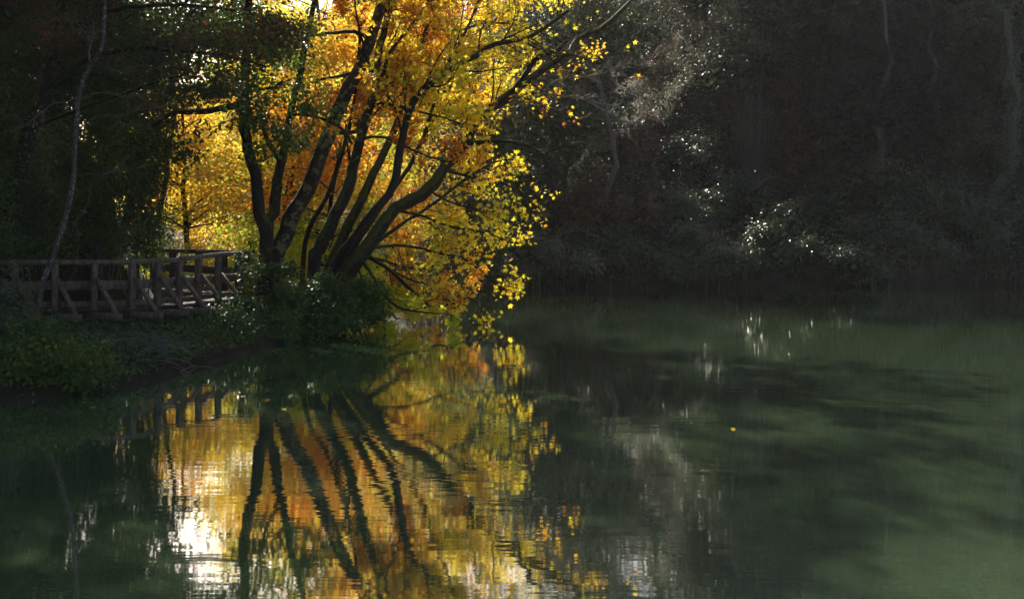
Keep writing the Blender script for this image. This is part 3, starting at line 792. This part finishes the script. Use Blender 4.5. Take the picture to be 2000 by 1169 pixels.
# tall shade trees crowning the left slope
for k, (x, y, h, lab) in enumerate([(-14.5, 31.5, 12, 'dark evergreen tree crowning the left slope behind the slender trunk'), (-18, 39, 13, 'tall dark evergreen tree behind the left slope crest'),
                                    (-14.0, 27.5, 11, 'dark evergreen tree at the upper left corner of the slope'), (-12.2, 33.0, 8, 'dark evergreen tree on the slope edge beside the golden trees'), (-17.5, 29.5, 13, 'dark evergreen tree half outside the left edge of the picture'), (-10.6, 31.6, 9.5, 'dark evergreen tree rooted on the slope edge behind the slender trunk twigs'), (-12.4, 29.6, 9.5, 'dark evergreen tree low on the slope left of the slope-edge one')]):
    gen_tree('evergreen_tree', lab, x, y, h, [(0, 0, h * .42, h * .24, h * .22, h * .22), (.8, 0, h * .72, h * .2, h * .2, h * .2), (1.2, -.6, h * .22, h * .2, h * .18, h * .14)], M['darkgreen'], T_OVAL, .15, 17000, 200, .38, 110 + k, .2, group='dark evergreens on the left slope')


gen_tree('evergreen_tree', 'dark evergreen tree added high behind the russet crown to shade the bank', -11.6, 36.4, 9,  # added leaning crown, keeps the sun off the bank below the footbridge
         [(1.2, 0, 7.0, 1.9, 1.6, 1.2), (2.8, -.4, 7.4, 1.6, 1.3, 1.1), (-.4, 0, 6.2, 1.4, 1.4, 1.2)], M['darkgreen'], T_OVAL, .13, 9000, 120, .30, 118, .16, group='dark evergreens on the left slope', lean=(2.2, -.2))


for k, (x, y, h, lab) in enumerate([(-15.5, 18.5, 12, 'added shade tree on the near left bank, out of view'), (-15.5, 11, 12, 'added shade tree on the near left bank beside the camera'), (-12.5, 3, 12, 'added shade tree on the camera bank, left side'), (-4, -6, 13, 'added shade tree on the bank behind the camera')]):  # trees added out of view to darken the skylight on the near water
    gen_tree('shade_tree', lab, x, y, h, [(0, 0, h * .42, h * .26, h * .26, h * .2), (.8, 0, h * .75, h * .25, h * .25, h * .2), (1.6, 0, h * .55, h * .2, h * .2, h * .15)], M['green'], T_OVAL, .2, 8000, 120, .45, 170 + k, .2, group='unseen shade trees added on the near bank')


# ------------------------------------------------------------------ footbridge along the slope
def footbridge():
    rng = np.random.default_rng(3)
    base = np.array([-8.6, 27.4, .8])
    t = empty('footbridge', base, 'weathered timber footbridge with handrails and slanting braces curving round the slope', 'footbridge')
    DECK = .86
    front = [(-40, 25.6), (30, 25.8), (108, 26.0), (185, 26.2), (258, 26.6), (308, 27.2), (350, 27.8), (388, 28.6), (426, 29.6), (470, 30.8)]
    tops = [519, 517, 515, 514, 512, 511, 511, 503, 497, 496]
    pts = []
    for (px, Y), ty in zip(front, tops):
        p = P(px, ty, Y); pts.append(p)
    pts = np.array(pts)
    pts[:, 2] = np.array([1.88, 1.88, 1.88, 1.87, 1.88, 1.88, 1.88, 1.93, 1.97, 1.98])
    # outward direction (towards the river) at every post
    tan = np.gradient(pts[:, :2], axis=0); tan /= np.linalg.norm(tan, axis=1)[:, None]
    outw = np.column_stack([tan[:, 1], -tan[:, 0], np.zeros(len(tan))])
    lean = unit(outw * .55 + np.array([.95, -.15, 0]))
    down = np.array([0, 0, 1.0])
    # handrail log
    g = Geo()
    hp = catmull(pts[:7] + np.array([0, 0, .0]), 40)
    g.tube(hp, .058, 10, rough=.04, rng=rng); g.build('handrail', M['wood'], t)
    g = Geo()
    hp = catmull(np.vstack([pts[6] + [0, .02, .03], pts[7:]]), 24)
    g.tube(hp, .055, 10, rough=.04, rng=rng); g.build('handrail', M['wood'], t)
    for i, p in enumerate(pts):
        g = Geo()
        g.beam((p[0], p[1], gz(p[0], p[1]) - .3 if i % 3 == 1 else DECK - .42), (p[0], p[1], p[2] - .03), .13, .13, up=outw[i], rng=rng)
        g.build('post', M['wood'], t)
        # slanting brace down to the end of its outrigger
        if i >= 1:
            mid = p + lean[i] * .07; mid[2] = DECK + .66
            end = p + lean[i] * .66; end[2] = DECK - .07
            # the braces lean on towards the viewer's right
            g = Geo(); g.beam(mid, end, .075, .10, up=tan3(tan[i]), bev=.01, rng=rng); g.build('brace', M['wood'], t)
            a = p - lean[i] * .9; a[2] = DECK - .125
            b = p + lean[i] * .78; b[2] = DECK - .125
            g = Geo(); g.beam(a, b, .13, .15, rng=rng); g.build('outrigger', M['wood'], t)
    # middle rail board and kick board, on the inner face of the posts
    for z, h in ((DECK + .52, .20), (DECK + .12, .13)):
        for i in range(len(pts) - 1):
            a = pts[i] - outw[i] * .10; b = pts[i + 1] - outw[i + 1] * .10
            a[2] = b[2] = z + .006 * ((i % 2) - .5)
            g = Geo(); g.beam(a, b, .04, h, rng=rng)
            g.build('rail_board', M['wood'], t)
    # deck planks
    g = Geo()
    L = catmull(pts, 70)
    tt = np.gradient(L[:, :2], axis=0); tt /= np.linalg.norm(tt, axis=1)[:, None]
    ow = np.column_stack([tt[:, 1], -tt[:, 0], np.zeros(len(tt))])
    for i in range(0, 70):
        a = L[i] - ow[i] * 1.35; b = L[i] + ow[i] * .10
        a[2] = b[2] = DECK - .02 + .004 * (i % 3)
        g.beam(a, b, .13, .045, rng=rng, bev=.006)
    g.build('deck', M['wood_dark'], t)
    # long bearers under the deck
    for off in (.0, 1.2):
        g = Geo()
        for i in range(len(pts) - 1):
            a = pts[i] - outw[i] * off; b = pts[i + 1] - outw[i + 1] * off
            a[2] = b[2] = DECK - .26
            g.beam(a, b, .10, .12, rng=rng)
        g.build('bearer', M['wood_dark'], t)
    # the far railing where the path turns round the slope
    bk = [(300, 38.6), (338, 37.6), (388, 36.5), (437, 35.2), (466, 34.3)]
    bp = np.array([P(px, 489, Y) for px, Y in bk]); bp[:, 2] = 1.93
    g = Geo(); g.beam(bp[0] + [-.3, .2, 0], bp[2], .12, .12, rng=rng); g.beam(bp[2] + [.002, 0, .004], bp[4] + [.35, -.3, 0], .12, .12, rng=rng)
    g.build('handrail', M['wood_dark'], t)
    for p in bp:
        g = Geo(); g.beam((p[0], p[1], gz(p[0], p[1]) - .2), (p[0], p[1], p[2] - .04), .19, .19, up=(1, 0, 0), rng=rng); g.build('post', M['wood_dark'], t)
    for z in (DECK + .55,):
        for i in range(4):
            a, b = bp[i] + [0, -.13, 0], bp[i + 1] + [0, -.13, 0]
            a[2] = b[2] = z
            g = Geo(); g.beam(a, b, .04, .22, rng=rng); g.build('rail_board', M['wood_dark'], t)
    g = Geo()
    Lp = catmull(np.array([(p[0] - .5, p[1] - .5, DECK - .02) for p in bp]), 24)
    for i in range(23):
        d = unit(Lp[i + 1] - Lp[i]); s = np.array([-d[1], d[0], 0])
        g.beam(Lp[i] - s * .6, Lp[i] + s * .6, .17, .045, rng=rng, bev=.006)
    g.build('deck', M['wood_dark'], t)


def tan3(t2):
    return (t2[0], t2[1], 0)


footbridge()


# ------------------------------------------------------------------ branch hanging over the bank, dead twigs
def dead_branch():
    rng = np.random.default_rng(8)
    pts = [(512, 585, 27.6), (500, 615, 27.2), (480, 650, 26.6), (440, 675, 26), (400, 692, 25.4), (360, 700, 25), (310, 692, 24.4), (285, 686, 24)]
    b = P(*pts[-1])
    t = empty('fallen_branch', b, 'thin mossy fallen branch curving down the bank below the ivy-dark bush', 'branch')
    g = Geo(); path = px_path(pts, 30); g.tube(path, np.linspace(.018, .035, 30), 7, rough=.08, rng=rng)
    sprout(g, path, .02, .02, 1.5, .35, 2, rng, [], sides=4)
    g.build('bough', M['bark'], t)
    b = P(270, 715, 22.6); b[2] = .05
    t = empty('brushwood_pile', b, 'tangle of bare brown twigs at the water edge right of the broad dark bush', 'brushwood')
    g = Geo()
    for _ in range(130):
        c = P(275 + rng.normal() * 36, 712, 22.6 + rng.normal() * .4); c[2] = .02 + .5 * rng.random() ** 1.5
        a = rng.normal(size=3) * np.array([1, .5, .3]); a = unit(a) * rng.uniform(.25, .6)
        g.tube(limb_path(c - a, c + a, rng, 5, .12), np.linspace(.008, .004, 5), 4, cap=False, rng=rng)
    g.build('twig_tangle', M['twig'], t)


dead_branch()

# ------------------------------------------------------------------ far bank
FB = 'bushes along the far bank'
rng = np.random.default_rng(77)


def far_blob(px, py, up, rpx, rpy, ry, lift=0.0):
    """foliage ellipsoid resting on the far slope, seen at px; py is its middle"""
    # march along the sight line until it meets the slope
    for Y in np.arange(51.0, 110, .5):
        p = P(px, py, Y)
        if p[2] < gz(p[0], p[1]) + up: break
    c = P(px, py, Y); s = Y / F_PX
    return (c[0], c[1], c[2] + lift, rpx * s, ry, rpy * s)


fb = [
    # label, [(px, py, up, rpx, rpy, ry)...], material, size, n
    ('sun-flecked bramble bush at the water edge, largest on the far bank', [(1490, 480, .9, 55, 48, 1.0), (1560, 500, .8, 60, 42, .9), (1450, 515, .6, 45, 35, .8), (1500, 455, 1.3, 40, 26, .7)], 'bramble', .20, 5600),
    ('small sun-flecked bramble bush low at the water, right of the largest one', [(1670, 518, .9, 42, 32, .8), (1700, 535, .5, 30, 22, .6), (1655, 505, 1.1, 26, 22, .5)], 'bramble', .19, 2600),
    ('sun-flecked bramble bush up the slope above the largest one', [(1610, 410, .9, 60, 34, 1.0), (1550, 425, .8, 45, 30, .9)], 'bramble', .20, 3200),
    ('sun-flecked bush on the slope at the foot of the coppiced willow', [(1370, 320, .9, 42, 50, .9), (1340, 280, .9, 34, 30, .8), (1420, 360, .8, 40, 30, .8)], 'bramble', .16, 3600),
    ('bush with a few lime leaves below the coppiced willow', [(1390, 410, .8, 50, 40, .9), (1330, 400, .8, 40, 40, .8)], 'bramble', .16, 3200),
    ('dark bush at the far water edge beside the tips of the drooping branches', [(1060, 500, .8, 60, 50, 1.0), (1120, 520, .7, 50, 36, .9), (1010, 530, .6, 45, 34, .8)], 'bank', .17, 3800),
    ('dark bush at the far water edge below the slim grey trunks', [(1200, 490, .8, 60, 50, 1.0), (1260, 510, .7, 50, 40, .9)], 'bank', .17, 3400),
    ('dark bush at the far water edge left of the sun-flecked brambles', [(1350, 490, .8, 55, 50, 1.0), (1400, 520, .6, 45, 34, .8), (1300, 525, .6, 45, 30, .8)], 'bank', .17, 3600),
    ('dark green bush between the brambles and the grassy right end', [(1780, 470, .8, 60, 40, 1.0), (1720, 450, .8, 60, 40, .9), (1840, 490, .7, 50, 34, .8)], 'bank', .17, 3800),
    ('dark bush on the far bank at the right edge of the picture', [(1910, 430, .8, 60, 60, 1.0), (1960, 480, .8, 50, 50, .9), (2010, 420, .9, 60, 70, 1)], 'bank', .17, 4200),
    ('leafy bush above the dark hollow near the right edge', [(1850, 390, .9, 60, 40, 1.0), (1780, 400, .9, 50, 34, .9)], 'bank', .18, 3200),
    ('dark bush on the slope under the slim grey trunks', [(1150, 400, .9, 60, 60, 1.0), (1230, 410, .9, 55, 50, 1.0)], 'bank', .18, 3800),
    ('dark bush on the slope behind the bare twig ends', [(1225, 300, .8, 55, 50, 1.0), (1262, 250, .8, 36, 36, .8)], 'bank', .18, 3600),
    ('brownish bush high on the slope above the bare twig ends', [(1280, 130, 1.0, 70, 60, 1.2), (1220, 80, 1.0, 60, 50, 1.1)], 'bank', .20, 3600),
    ('mixed bush with yellow flecks high on the slope above the coppiced willow', [(1400, 110, 1.0, 70, 60, 1.2), (1450, 70, 1.0, 60, 50, 1.1), (1340, 60, 1, 50, 40, 1)], 'bank', .20, 4000),
    ('dark bush on the slope right of the coppiced willow', [(1580, 280, 1.0, 60, 60, 1.1), (1560, 180, 1.0, 60, 60, 1.1)], 'bank', .19, 3800),
    ('dark bush in the hollow under the drooping conifer', [(1680, 330, 1.0, 70, 50, 1.1), (1740, 360, 1.0, 60, 40, 1.0)], 'bank', .19, 3200),
    ('dark bush beside the ivy-clad trunk', [(1850, 270, 1.0, 60, 70, 1.1), (1930, 300, 1.0, 60, 60, 1.1)], 'bank', .19, 3800),
    ('dark bush at the top right of the far slope', [(1960, 150, 1.0, 70, 80, 1.3), (1900, 100, 1.0, 60, 60, 1.2), (1980, 40, 1, 60, 60, 1.2)], 'bank', .20, 4000),
    ('dark bush hidden behind the yellow tree on the far corner', [(960, 430, .9, 60, 70, 1.1), (1020, 380, .9, 60, 60, 1.1)], 'bank', .18, 3600),
    ('dark bush on the far corner high behind the yellow crown', [(1080, 270, 1.0, 70, 70, 1.2), (1120, 180, 1.0, 60, 60, 1.2)], 'bank', .20, 3800),
]
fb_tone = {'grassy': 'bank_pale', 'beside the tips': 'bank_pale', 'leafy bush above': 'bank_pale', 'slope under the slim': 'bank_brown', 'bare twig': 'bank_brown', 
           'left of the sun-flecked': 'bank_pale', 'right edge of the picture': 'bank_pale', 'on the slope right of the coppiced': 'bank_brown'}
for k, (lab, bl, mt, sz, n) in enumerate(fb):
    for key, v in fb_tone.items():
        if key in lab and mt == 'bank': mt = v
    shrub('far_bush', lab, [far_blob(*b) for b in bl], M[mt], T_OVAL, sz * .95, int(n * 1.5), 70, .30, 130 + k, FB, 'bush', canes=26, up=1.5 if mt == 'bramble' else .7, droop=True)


def far_foot(px, py):
    for Y in np.arange(50.5, 120, .25):
        p = P(px, py, Y)
        if p[2] < gz(p[0], p[1]): break
    return p


# coppiced willow: a fan of thin upright rods from a low stool
def coppice():
    rng = np.random.default_rng(19)
    f = far_foot(1470, 372)
    t = empty('coppiced_willow', f, 'coppiced willow on the far slope with a fan of thin upright bare rods', 'tree')
    s = f[1] / F_PX
    g = Geo()
    top = f + np.array([0, -.2, 26 * s])
    g.tube(limb_path(f + [0, .3, -.5], top, rng, 8, 0), np.linspace(.38, .30, 8), 12, rough=.12, rng=rng); g.build('stool', M['farbark'], t)
    for k in range(80):
        a = rng.normal() * .20; b = rng.normal() * .16
        L = rng.uniform(95, 190) * s
        p0 = top + np.array([rng.normal() * .28, rng.normal() * .2, -.15])
        d = unit(np.array([a, b - .05, 1.0]))
        n = 7
        q = p0 + d * np.linspace(0, L, n)[:, None]
        q[:, 0] += a * .5 * np.sin(np.linspace(0, PI / 2, n)) - a * .25 * np.linspace(0, 1, n) ** 2 * L
        q[1:] += np.cumsum(rng.normal(size=(n - 1, 3)) * .045, 0)
        g = Geo(); g.tube(q, np.linspace(.022, .006, n), 4, rng=rng); g.build('rod', M['farbark'], t)
    g = Geo()
    for k in range(60):
        th = rng.uniform(-1.5, 1.5)
        p0 = top + np.array([rng.normal() * .25, -.2, -.2 - .4 * rng.random()])
        e = p0 + np.array([math.sin(th) * rng.uniform(.8, 2), -rng.random() * .8, rng.uniform(-.8, .8)])
        g.tube(limb_path(p0, e, rng, 6, .1), np.linspace(.018, .006, 6), 4, cap=False, rng=rng)
    g.build('side_shoot', M['twig'], t)
    # mossy low bough to the right
    g = Geo(); g.tube(px_path([(1480, 372, f[1] - .2), (1500, 352, f[1] - .4), (1530, 352, f[1] - .5), (1550, 372, f[1] - .4), (1500, 376, f[1] - .6)], 20), np.linspace(.14, .06, 20), 8, rough=.08, rng=rng)
    g.build('bough', M['bark'], t)


coppice()


def far_trunk(name, label, px0, py0, px1, py1, r0, r1, mat, seed, ivy=None, crown=None):
    rng = np.random.default_rng(seed)
    f = far_foot(px0, py0)
    t = empty(name, f, label, 'tree')
    a = P(px1, py1, f[1] - .3)
    g = Geo(); path = limb_path(f - [0, 0, .4], a, rng, 14, 0)
    g.tube(path, np.linspace(r0, r1, 14), 10, rough=.05, rng=rng)
    tips = []
    sprout(g, path[5:], r0 * .3, r1 * .3, .5, 1.1, 2, rng, tips, sides=4)
    g.build('trunk', mat, t)
    g = Geo()
    if ivy:
        n = ivy
        i = rng.integers(0, len(path) - 1, n); w = rng.random(n)[:, None]
        c = path[i] * (1 - w) + path[i + 1] * w
        th = rng.random(n) * 2 * PI
        o = np.column_stack([np.cos(th), np.sin(th), .2 * rng.normal(size=n)])
        leaves(g, c + o * (r0 * 1.25 + .12 * rng.random(n))[:, None], o + .5 * rng.normal(size=(n, 3)), .14 * (.6 + .6 * rng.random(n)), T_OVAL, rng)
        g.build('ivy', M['bramble'], t)
    if crown:
        fg, cs = blob_leaves([(a[0] + b[0], a[1] + b[1], a[2] + b[2], b[3], b[4], b[5]) for b in crown[1]], crown[2], 70, .45, crown[3], crown[4], rng)
        fg.build('crown', crown[0], t)


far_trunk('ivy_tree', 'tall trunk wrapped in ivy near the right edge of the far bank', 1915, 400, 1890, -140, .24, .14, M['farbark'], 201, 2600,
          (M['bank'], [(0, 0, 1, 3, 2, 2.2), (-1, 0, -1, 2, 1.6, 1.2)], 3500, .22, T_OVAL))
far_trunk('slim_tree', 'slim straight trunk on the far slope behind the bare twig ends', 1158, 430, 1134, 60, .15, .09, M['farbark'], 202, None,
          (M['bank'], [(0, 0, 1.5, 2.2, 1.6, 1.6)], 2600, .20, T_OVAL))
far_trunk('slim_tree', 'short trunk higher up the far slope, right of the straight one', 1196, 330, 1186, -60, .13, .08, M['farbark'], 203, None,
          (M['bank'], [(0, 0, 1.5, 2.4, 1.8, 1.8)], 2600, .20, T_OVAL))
far_trunk('slim_tree', 'thin brown trunk at the top of the far slope beside the conifer', 1768, 250, 1772, -80, .13, .09, M['farbark'], 204, None,
          (M['bank'], [(0, 0, 1.5, 2.4, 1.8, 1.8)], 2600, .20, T_OVAL))


def conifer(label, px, py, h, r, seed, n_whorl=17):
    rng = np.random.default_rng(seed)
    f = far_foot(px, py)
    t = empty('conifer_tree', f, label, 'tree', 'conifers on the far slope')
    g = Geo(); path = limb_path(f - [0, 0, .5], f + [0, 0, h], rng, 12, 0)
    g.tube(path, np.linspace(.26, .03, 12), 9, rng=rng)
    fg = Geo()
    for w in range(n_whorl):
        z = h * (.10 + .88 * w / n_whorl)
        L = r * (1 - (w / n_whorl) ** 1.2 * .9)
        for k in range(9):
            a = rng.random() * 2 * PI
            l = L * rng.uniform(.65, 1.12)
            p0 = f + np.array([0, 0, z])
            e = p0 + np.array([math.cos(a) * l, math.sin(a) * l, -.28 * l + .1 * rng.normal()])
            q = limb_path(p0, e, rng, 6, .10)
            g.tube(q, np.linspace(.03, .008, 6), 4, cap=False, rng=rng)
            m = int(26 * l / r) + 8
            x = rng.random(m) ** .7 * 4.99; i = x.astype(int); u = (x - i)[:, None]
            c = q[i] * (1 - u) + q[i + 1] * u + rng.normal(size=(m, 3)) * np.array([.16, .16, .08]) * (1 + l * .25)
            c[:, 2] -= rng.random(m) * .28
            d = np.tile(unit(e - p0), (m, 1)) + np.array([0, 0, -.7]) * rng.random(m)[:, None]
            leaves(fg, c, rng.normal(size=(m, 3)) * .5 + [0, 0, .8], .42 * (.6 + .7 * rng.random(m)), T_NEEDLE, rng, d)
    g.build('trunk', M['farbark'], t); fg.build('crown', M['needle'], t)


conifer('drooping dark conifer filling the dark hollow of the far slope', 1700, 330, 13, 3.6, 301)
conifer('dark conifer left of the ivy-clad trunk, higher up the far slope', 1815, 270, 14, 3.4, 302)
conifer('dark conifer at the top middle of the far slope', 1610, 120, 13, 3.4, 303)
conifer('dark conifer above the coppiced willow at the slope top', 1470, 40, 14, 3.2, 304)
conifer('dark conifer high at the right corner of the far slope', 1960, 60, 14, 3.4, 305)

# trees on the crest of the far hill
HC = 'dark trees along the hill crest above the far bank'
for k, (x, y, lab) in enumerate([(2.5, 64, 'dark broad tree on the far corner of the hill'), (12.5, 78, 'dark broad tree on the hill above the slim grey trunks'), (14, 70, 'dark broad tree on the hill above the coppiced willow'),
                                 (21, 71, 'dark broad tree on the hill above the dark hollow'), (29, 71, 'dark broad tree on the hill above the ivy-clad trunk'), (3.0, 68, 'dark broad tree on the hill just above the far corner'), (0.4, 65, 'dark broad tree on the far corner at the foot of the hill'), (-.6, 75.5, 'dark broad tree on the hill flank just up the valley'), (-5.0, 83, 'dark broad tree on the hill flank, second up the valley'), 
                                 (-6.5, 92, 'dark broad tree on the hill flank well up the valley'), (-6.0, 99, 'dark broad tree high on the hill flank well up the valley'), (-12, 106, 'dark broad tree on the hill flank, second farthest up the valley'),
                                 (13.8, 85, 'dark broad tree high up the hill behind the added far bank gully'), (17, 94, 'dark broad tree on the hill crest far behind the added gully'), (2.5, 112, 'dark broad tree on the far hill crest, nearest the valley'), (7.5, 108, 'dark broad tree on the far hill crest, second from the valley'), (12.5, 106, 'dark broad tree on the far hill crest, third from the valley'), (18, 108, 'dark broad tree on the far hill crest, fourth from the valley'), (-20, 124, 'dark broad tree on the hill flank farthest up the valley'), (-16.5, 101, 'dark tree closing the valley behind the mottled trunk'), (-20.5, 112, 'dark tree closing the valley behind the twin trunks'), (-25.5, 116, 'dark tree closing the valley behind the far handrail')]):
    h = (15 if y > 80 else 8.5) if x > 5.5 else 12 if x > .5 else 18 if x > 0 else 15 + .16 * max(0, y - 70)
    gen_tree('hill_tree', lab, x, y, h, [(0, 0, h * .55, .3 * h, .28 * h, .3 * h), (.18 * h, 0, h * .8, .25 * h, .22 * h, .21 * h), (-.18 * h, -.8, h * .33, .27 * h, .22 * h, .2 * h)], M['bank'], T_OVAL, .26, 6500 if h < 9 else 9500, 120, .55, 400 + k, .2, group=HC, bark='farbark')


gen_tree('hill_tree', 'tall thin-stemmed tree added on the hill to shade the slope above the bare twig ends', 6.2, 80, 18, [(0, 0, 14.6, 3.2, 3, 3.0), (2.4, 0, 15.4, 2.8, 2.6, 2.6), (-2.2, 0, 15.6, 2.6, 2.4, 2.4), (.5, 0, 18, 2.6, 2.4, 2.4)], M['bank'], T_OVAL, .28, 11000, 130, .55, 480, .2, group=HC, bark='farbark')  # added to shade the upper slope; high crown leaves the lower brambles sunlit


# dry grass hanging over the far water edge and ground cover on the slopes
def grasses():
    rng = np.random.default_rng(41)
    g = Geo()
    seg = RSHORE[1:9]
    L = np.linalg.norm(np.diff(seg, axis=0), axis=1); cum = np.concatenate([[0], np.cumsum(L)])
    n = 9000
    s = rng.random(n) * cum[-1]
    i = np.clip(np.searchsorted(cum, s) - 1, 0, len(seg) - 2)
    f = ((s - cum[i]) / L[i])[:, None]
    p = seg[i] * (1 - f) + seg[i + 1] * f
    p = p + np.column_stack([rng.normal(size=n) * .2, rng.random(n) ** 1.4 * 1.9 - .05])
    dens = np.sin(p[:, 0] * .9) + np.sin(p[:, 0] * 2.3 + 1) + rng.normal(size=n)
    p = p[dens > -.6]; n = len(p)
    z = np.maximum(height(p[:, 0], p[:, 1]), 0)
    hgt = rng.uniform(.35, 1.0, n)
    az = -PI / 2 + rng.normal(size=n) * .9
    ln = hgt * rng.uniform(.25, .8, n)
    side = np.column_stack([np.cos(az + PI / 2), np.sin(az + PI / 2), np.zeros(n)]) * .012
    b = np.column_stack([p, z])
    d = np.column_stack([np.cos(az), np.sin(az), np.zeros(n)])
    m = b + d * (ln * .35)[:, None] + np.array([0, 0, 1]) * (hgt * .8)[:, None]
    t1 = b + d * (ln * .8)[:, None] + np.array([0, 0, 1]) * hgt[:, None]
    t2 = b + d * (ln * 1.35)[:, None] + np.array([0, 0, 1]) * (hgt * .62)[:, None]
    V = np.stack([b - side, b + side, m - side, m + side, t1 - side * .8, t1 + side * .8, t2], 1).reshape(-1, 3)
    o = (np.arange(n) * 7)[:, None]
    g.add(V, [np.vstack([o + [0, 1, 3, 2], o + [2, 3, 5, 4]]), o + np.array([4, 5, 6])])
    tag(g.build('bank_grass', M['grass']), 'dry brown grass hanging over the water along the far bank', 'grass', kind='stuff')
    # leafy ground cover on the far slope
    g = Geo()
    n = 120000
    s = rng.random(n)
    x = rng.uniform(-6, 34, n); y = rng.uniform(50, 84, n)
    ok = inside(RPOLY, x, y)
    x, y = x[ok], y[ok]
    z = height(x, y)
    c = bumps(x * 1.7, y * 1.7)
    keep = rng.random(len(x)) < .55 + .5 * c
    x, y, z = x[keep], y[keep], z[keep]
    pos = np.column_stack([x, y, z + .1 + .5 * rng.random(len(x)) ** 2])
    leaves(g, pos, rng.normal(size=(len(x), 3)) * .6 + [-.1, -.4, .7], .2 * (.5 + .8 * rng.random(len(x))), T_SMALL, rng)
    tag(g.build('hill_ground_cover', M['bank']), 'ivy and low leaves covering the steep far slope', 'ground cover', kind='stuff')
    g = Geo()
    n = 90000
    x = rng.uniform(-24, -5, n); y = rng.uniform(17, 44, n)
    wet = inside(WPOLY, x, y)
    x, y = x[~wet], y[~wet]
    h0 = height(x, y)
    keep = (rng.random(len(x)) < .6 + .5 * bumps(x * 2.2, y * 2.2)) & ~((abs(h0) < .9) & (x < -6.6) & (y > 26) & (y < 39) & (dist(CLIFF, x, y) < 2.2))
    x, y, h0 = x[keep], y[keep], h0[keep]
    pos = np.column_stack([x, y, h0 + .03 + .28 * rng.random(len(x)) ** 2])
    leaves(g, pos, rng.normal(size=(len(x), 3)) * .6 + [.3, -.4, .6], .11 * (.5 + .8 * rng.random(len(x))), T_SMALL, rng)
    tag(g.build('bank_ground_cover', M['darkgreen']), 'ivy and low leaves covering the near left bank and slope', 'ground cover', kind='stuff')


grasses()


# yellow leaves drifting on the river
def drifting():
    rng = np.random.default_rng(9)
    spots = [(1572, 597, 'lone orange leaf floating near the far bank brambles'), (985, 590, 'yellow leaf floating below the drooping branch tips')]
    for _ in range(46):
        spots.append((rng.uniform(640, 1000), 600 + 60 * rng.random() ** 1.5, None) if rng.random() < .6 else (rng.uniform(150, 560), rng.uniform(735, 800), None))
    for _ in range(8): spots.append((rng.uniform(1050, 1900), 575 + 330 * rng.random() ** 2.2, None))
    for k, (px, py, lab) in enumerate(spots):
        Y = EYE * F_PX / (py - HOR)
        p = np.array([(px - 1000) / F_PX * Y, Y, .006])
        g = Geo()
        leaves(g, p[None], np.array([[.05, -.1, 1.0]]), rng.uniform(.06, .12), T_MAPLE if rng.random() < .5 else T_OVAL, rng)
        g.v[0][:, 2] = np.abs(g.v[0][:, 2] - p[2]) * .5 + p[2]
        o = g.build('floating_leaf', M[('yellow', 'orange', 'russet_dark')[k % 3]])
        tag(o, lab or 'small %s leaf floating %s' % (('yellow', 'orange', 'brown')[k % 3], 'under the drooping yellow branches' if 600 < px < 1001 else 'off the near left bank' if px < 600 else 'on the open green water at right'), 'leaf', 'leaves drifting on the river')


drifting()

# ------------------------------------------------------------------ light
SUN_AZ, SUN_EL = math.radians(-18), math.radians(30)       # azimuth from +Y towards +X
w = bpy.data.worlds.new('World'); scene.world = w; w.use_nodes = True
nt = w.node_tree
bg = nt.nodes['Background']
sky = nt.nodes.new('ShaderNodeTexSky'); sky.sky_type = 'NISHITA'; sky.sun_disc = False
sky.sun_elevation = SUN_EL
sky.sun_rotation = SUN_AZ
sky.dust_density = 2.0
nt.links.new(sky.outputs[0], bg.inputs['Color']); bg.inputs['Strength'].default_value = .058
sd = bpy.data.lights.new('sun', 'SUN'); sd.energy = 5.0; sd.angle = math.radians(.55); sd.color = (1, .93, .80)
so = link(bpy.data.objects.new('sun', sd))
dirv = Vector((math.sin(SUN_AZ) * math.cos(SUN_EL), math.cos(SUN_AZ) * math.cos(SUN_EL), math.sin(SUN_EL)))
so.rotation_euler = dirv.to_track_quat('Z', 'Y').to_euler()
so.location = (-30, 90, 60)

def haze():
    m, nt, out = new_mat('thin_mist')
    v = nt.nodes.new('ShaderNodeVolumePrincipled')
    v.inputs['Color'].default_value = (.93, .92, .96, 1)
    v.inputs['Density'].default_value = HAZE
    v.inputs['Anisotropy'].default_value = .3
    nt.links.new(v.outputs[0], out.inputs['Volume'])
    g = Geo()
    x0, x1, y0, y1, z0, z1 = -910, 810, -610, 910, -2.8, 50
    g.add([(x0, y0, z0), (x1, y0, z0), (x1, y1, z0), (x0, y1, z0), (x0, y0, z1), (x1, y0, z1), (x1, y1, z1), (x0, y1, z1)],
          np.array([[3, 2, 1, 0], [4, 5, 6, 7], [0, 1, 5, 4], [1, 2, 6, 5], [2, 3, 7, 6], [3, 0, 4, 7]]))
    tag(g.build('haze', m, smooth=False), 'thin autumn mist over the river', 'haze', kind='stuff')


HAZE = .00016
haze()

# ------------------------------------------------------------------ camera and render settings
cd = bpy.data.cameras.new('camera'); co = link(bpy.data.objects.new('camera', cd))
co.location = (0, 0, EYE); co.rotation_euler = (PI / 2, 0, 0)
cd.sensor_width = 36; cd.lens = 36 * F_PX / 2000
cd.shift_y = (HOR - 584.5) / 2000
cd.clip_end = 3000; cd.clip_start = .05
scene.camera = co
scene.view_settings.view_transform = 'Standard'; scene.view_settings.look = 'None'
scene.view_settings.exposure = 1.25; scene.view_settings.gamma = 1
scene.render.engine = 'CYCLES'
scene.cycles.use_denoising = True
scene.cycles.use_adaptive_sampling = False
scene.cycles.max_bounces = 8
scene.cycles.transparent_max_bounces = 6
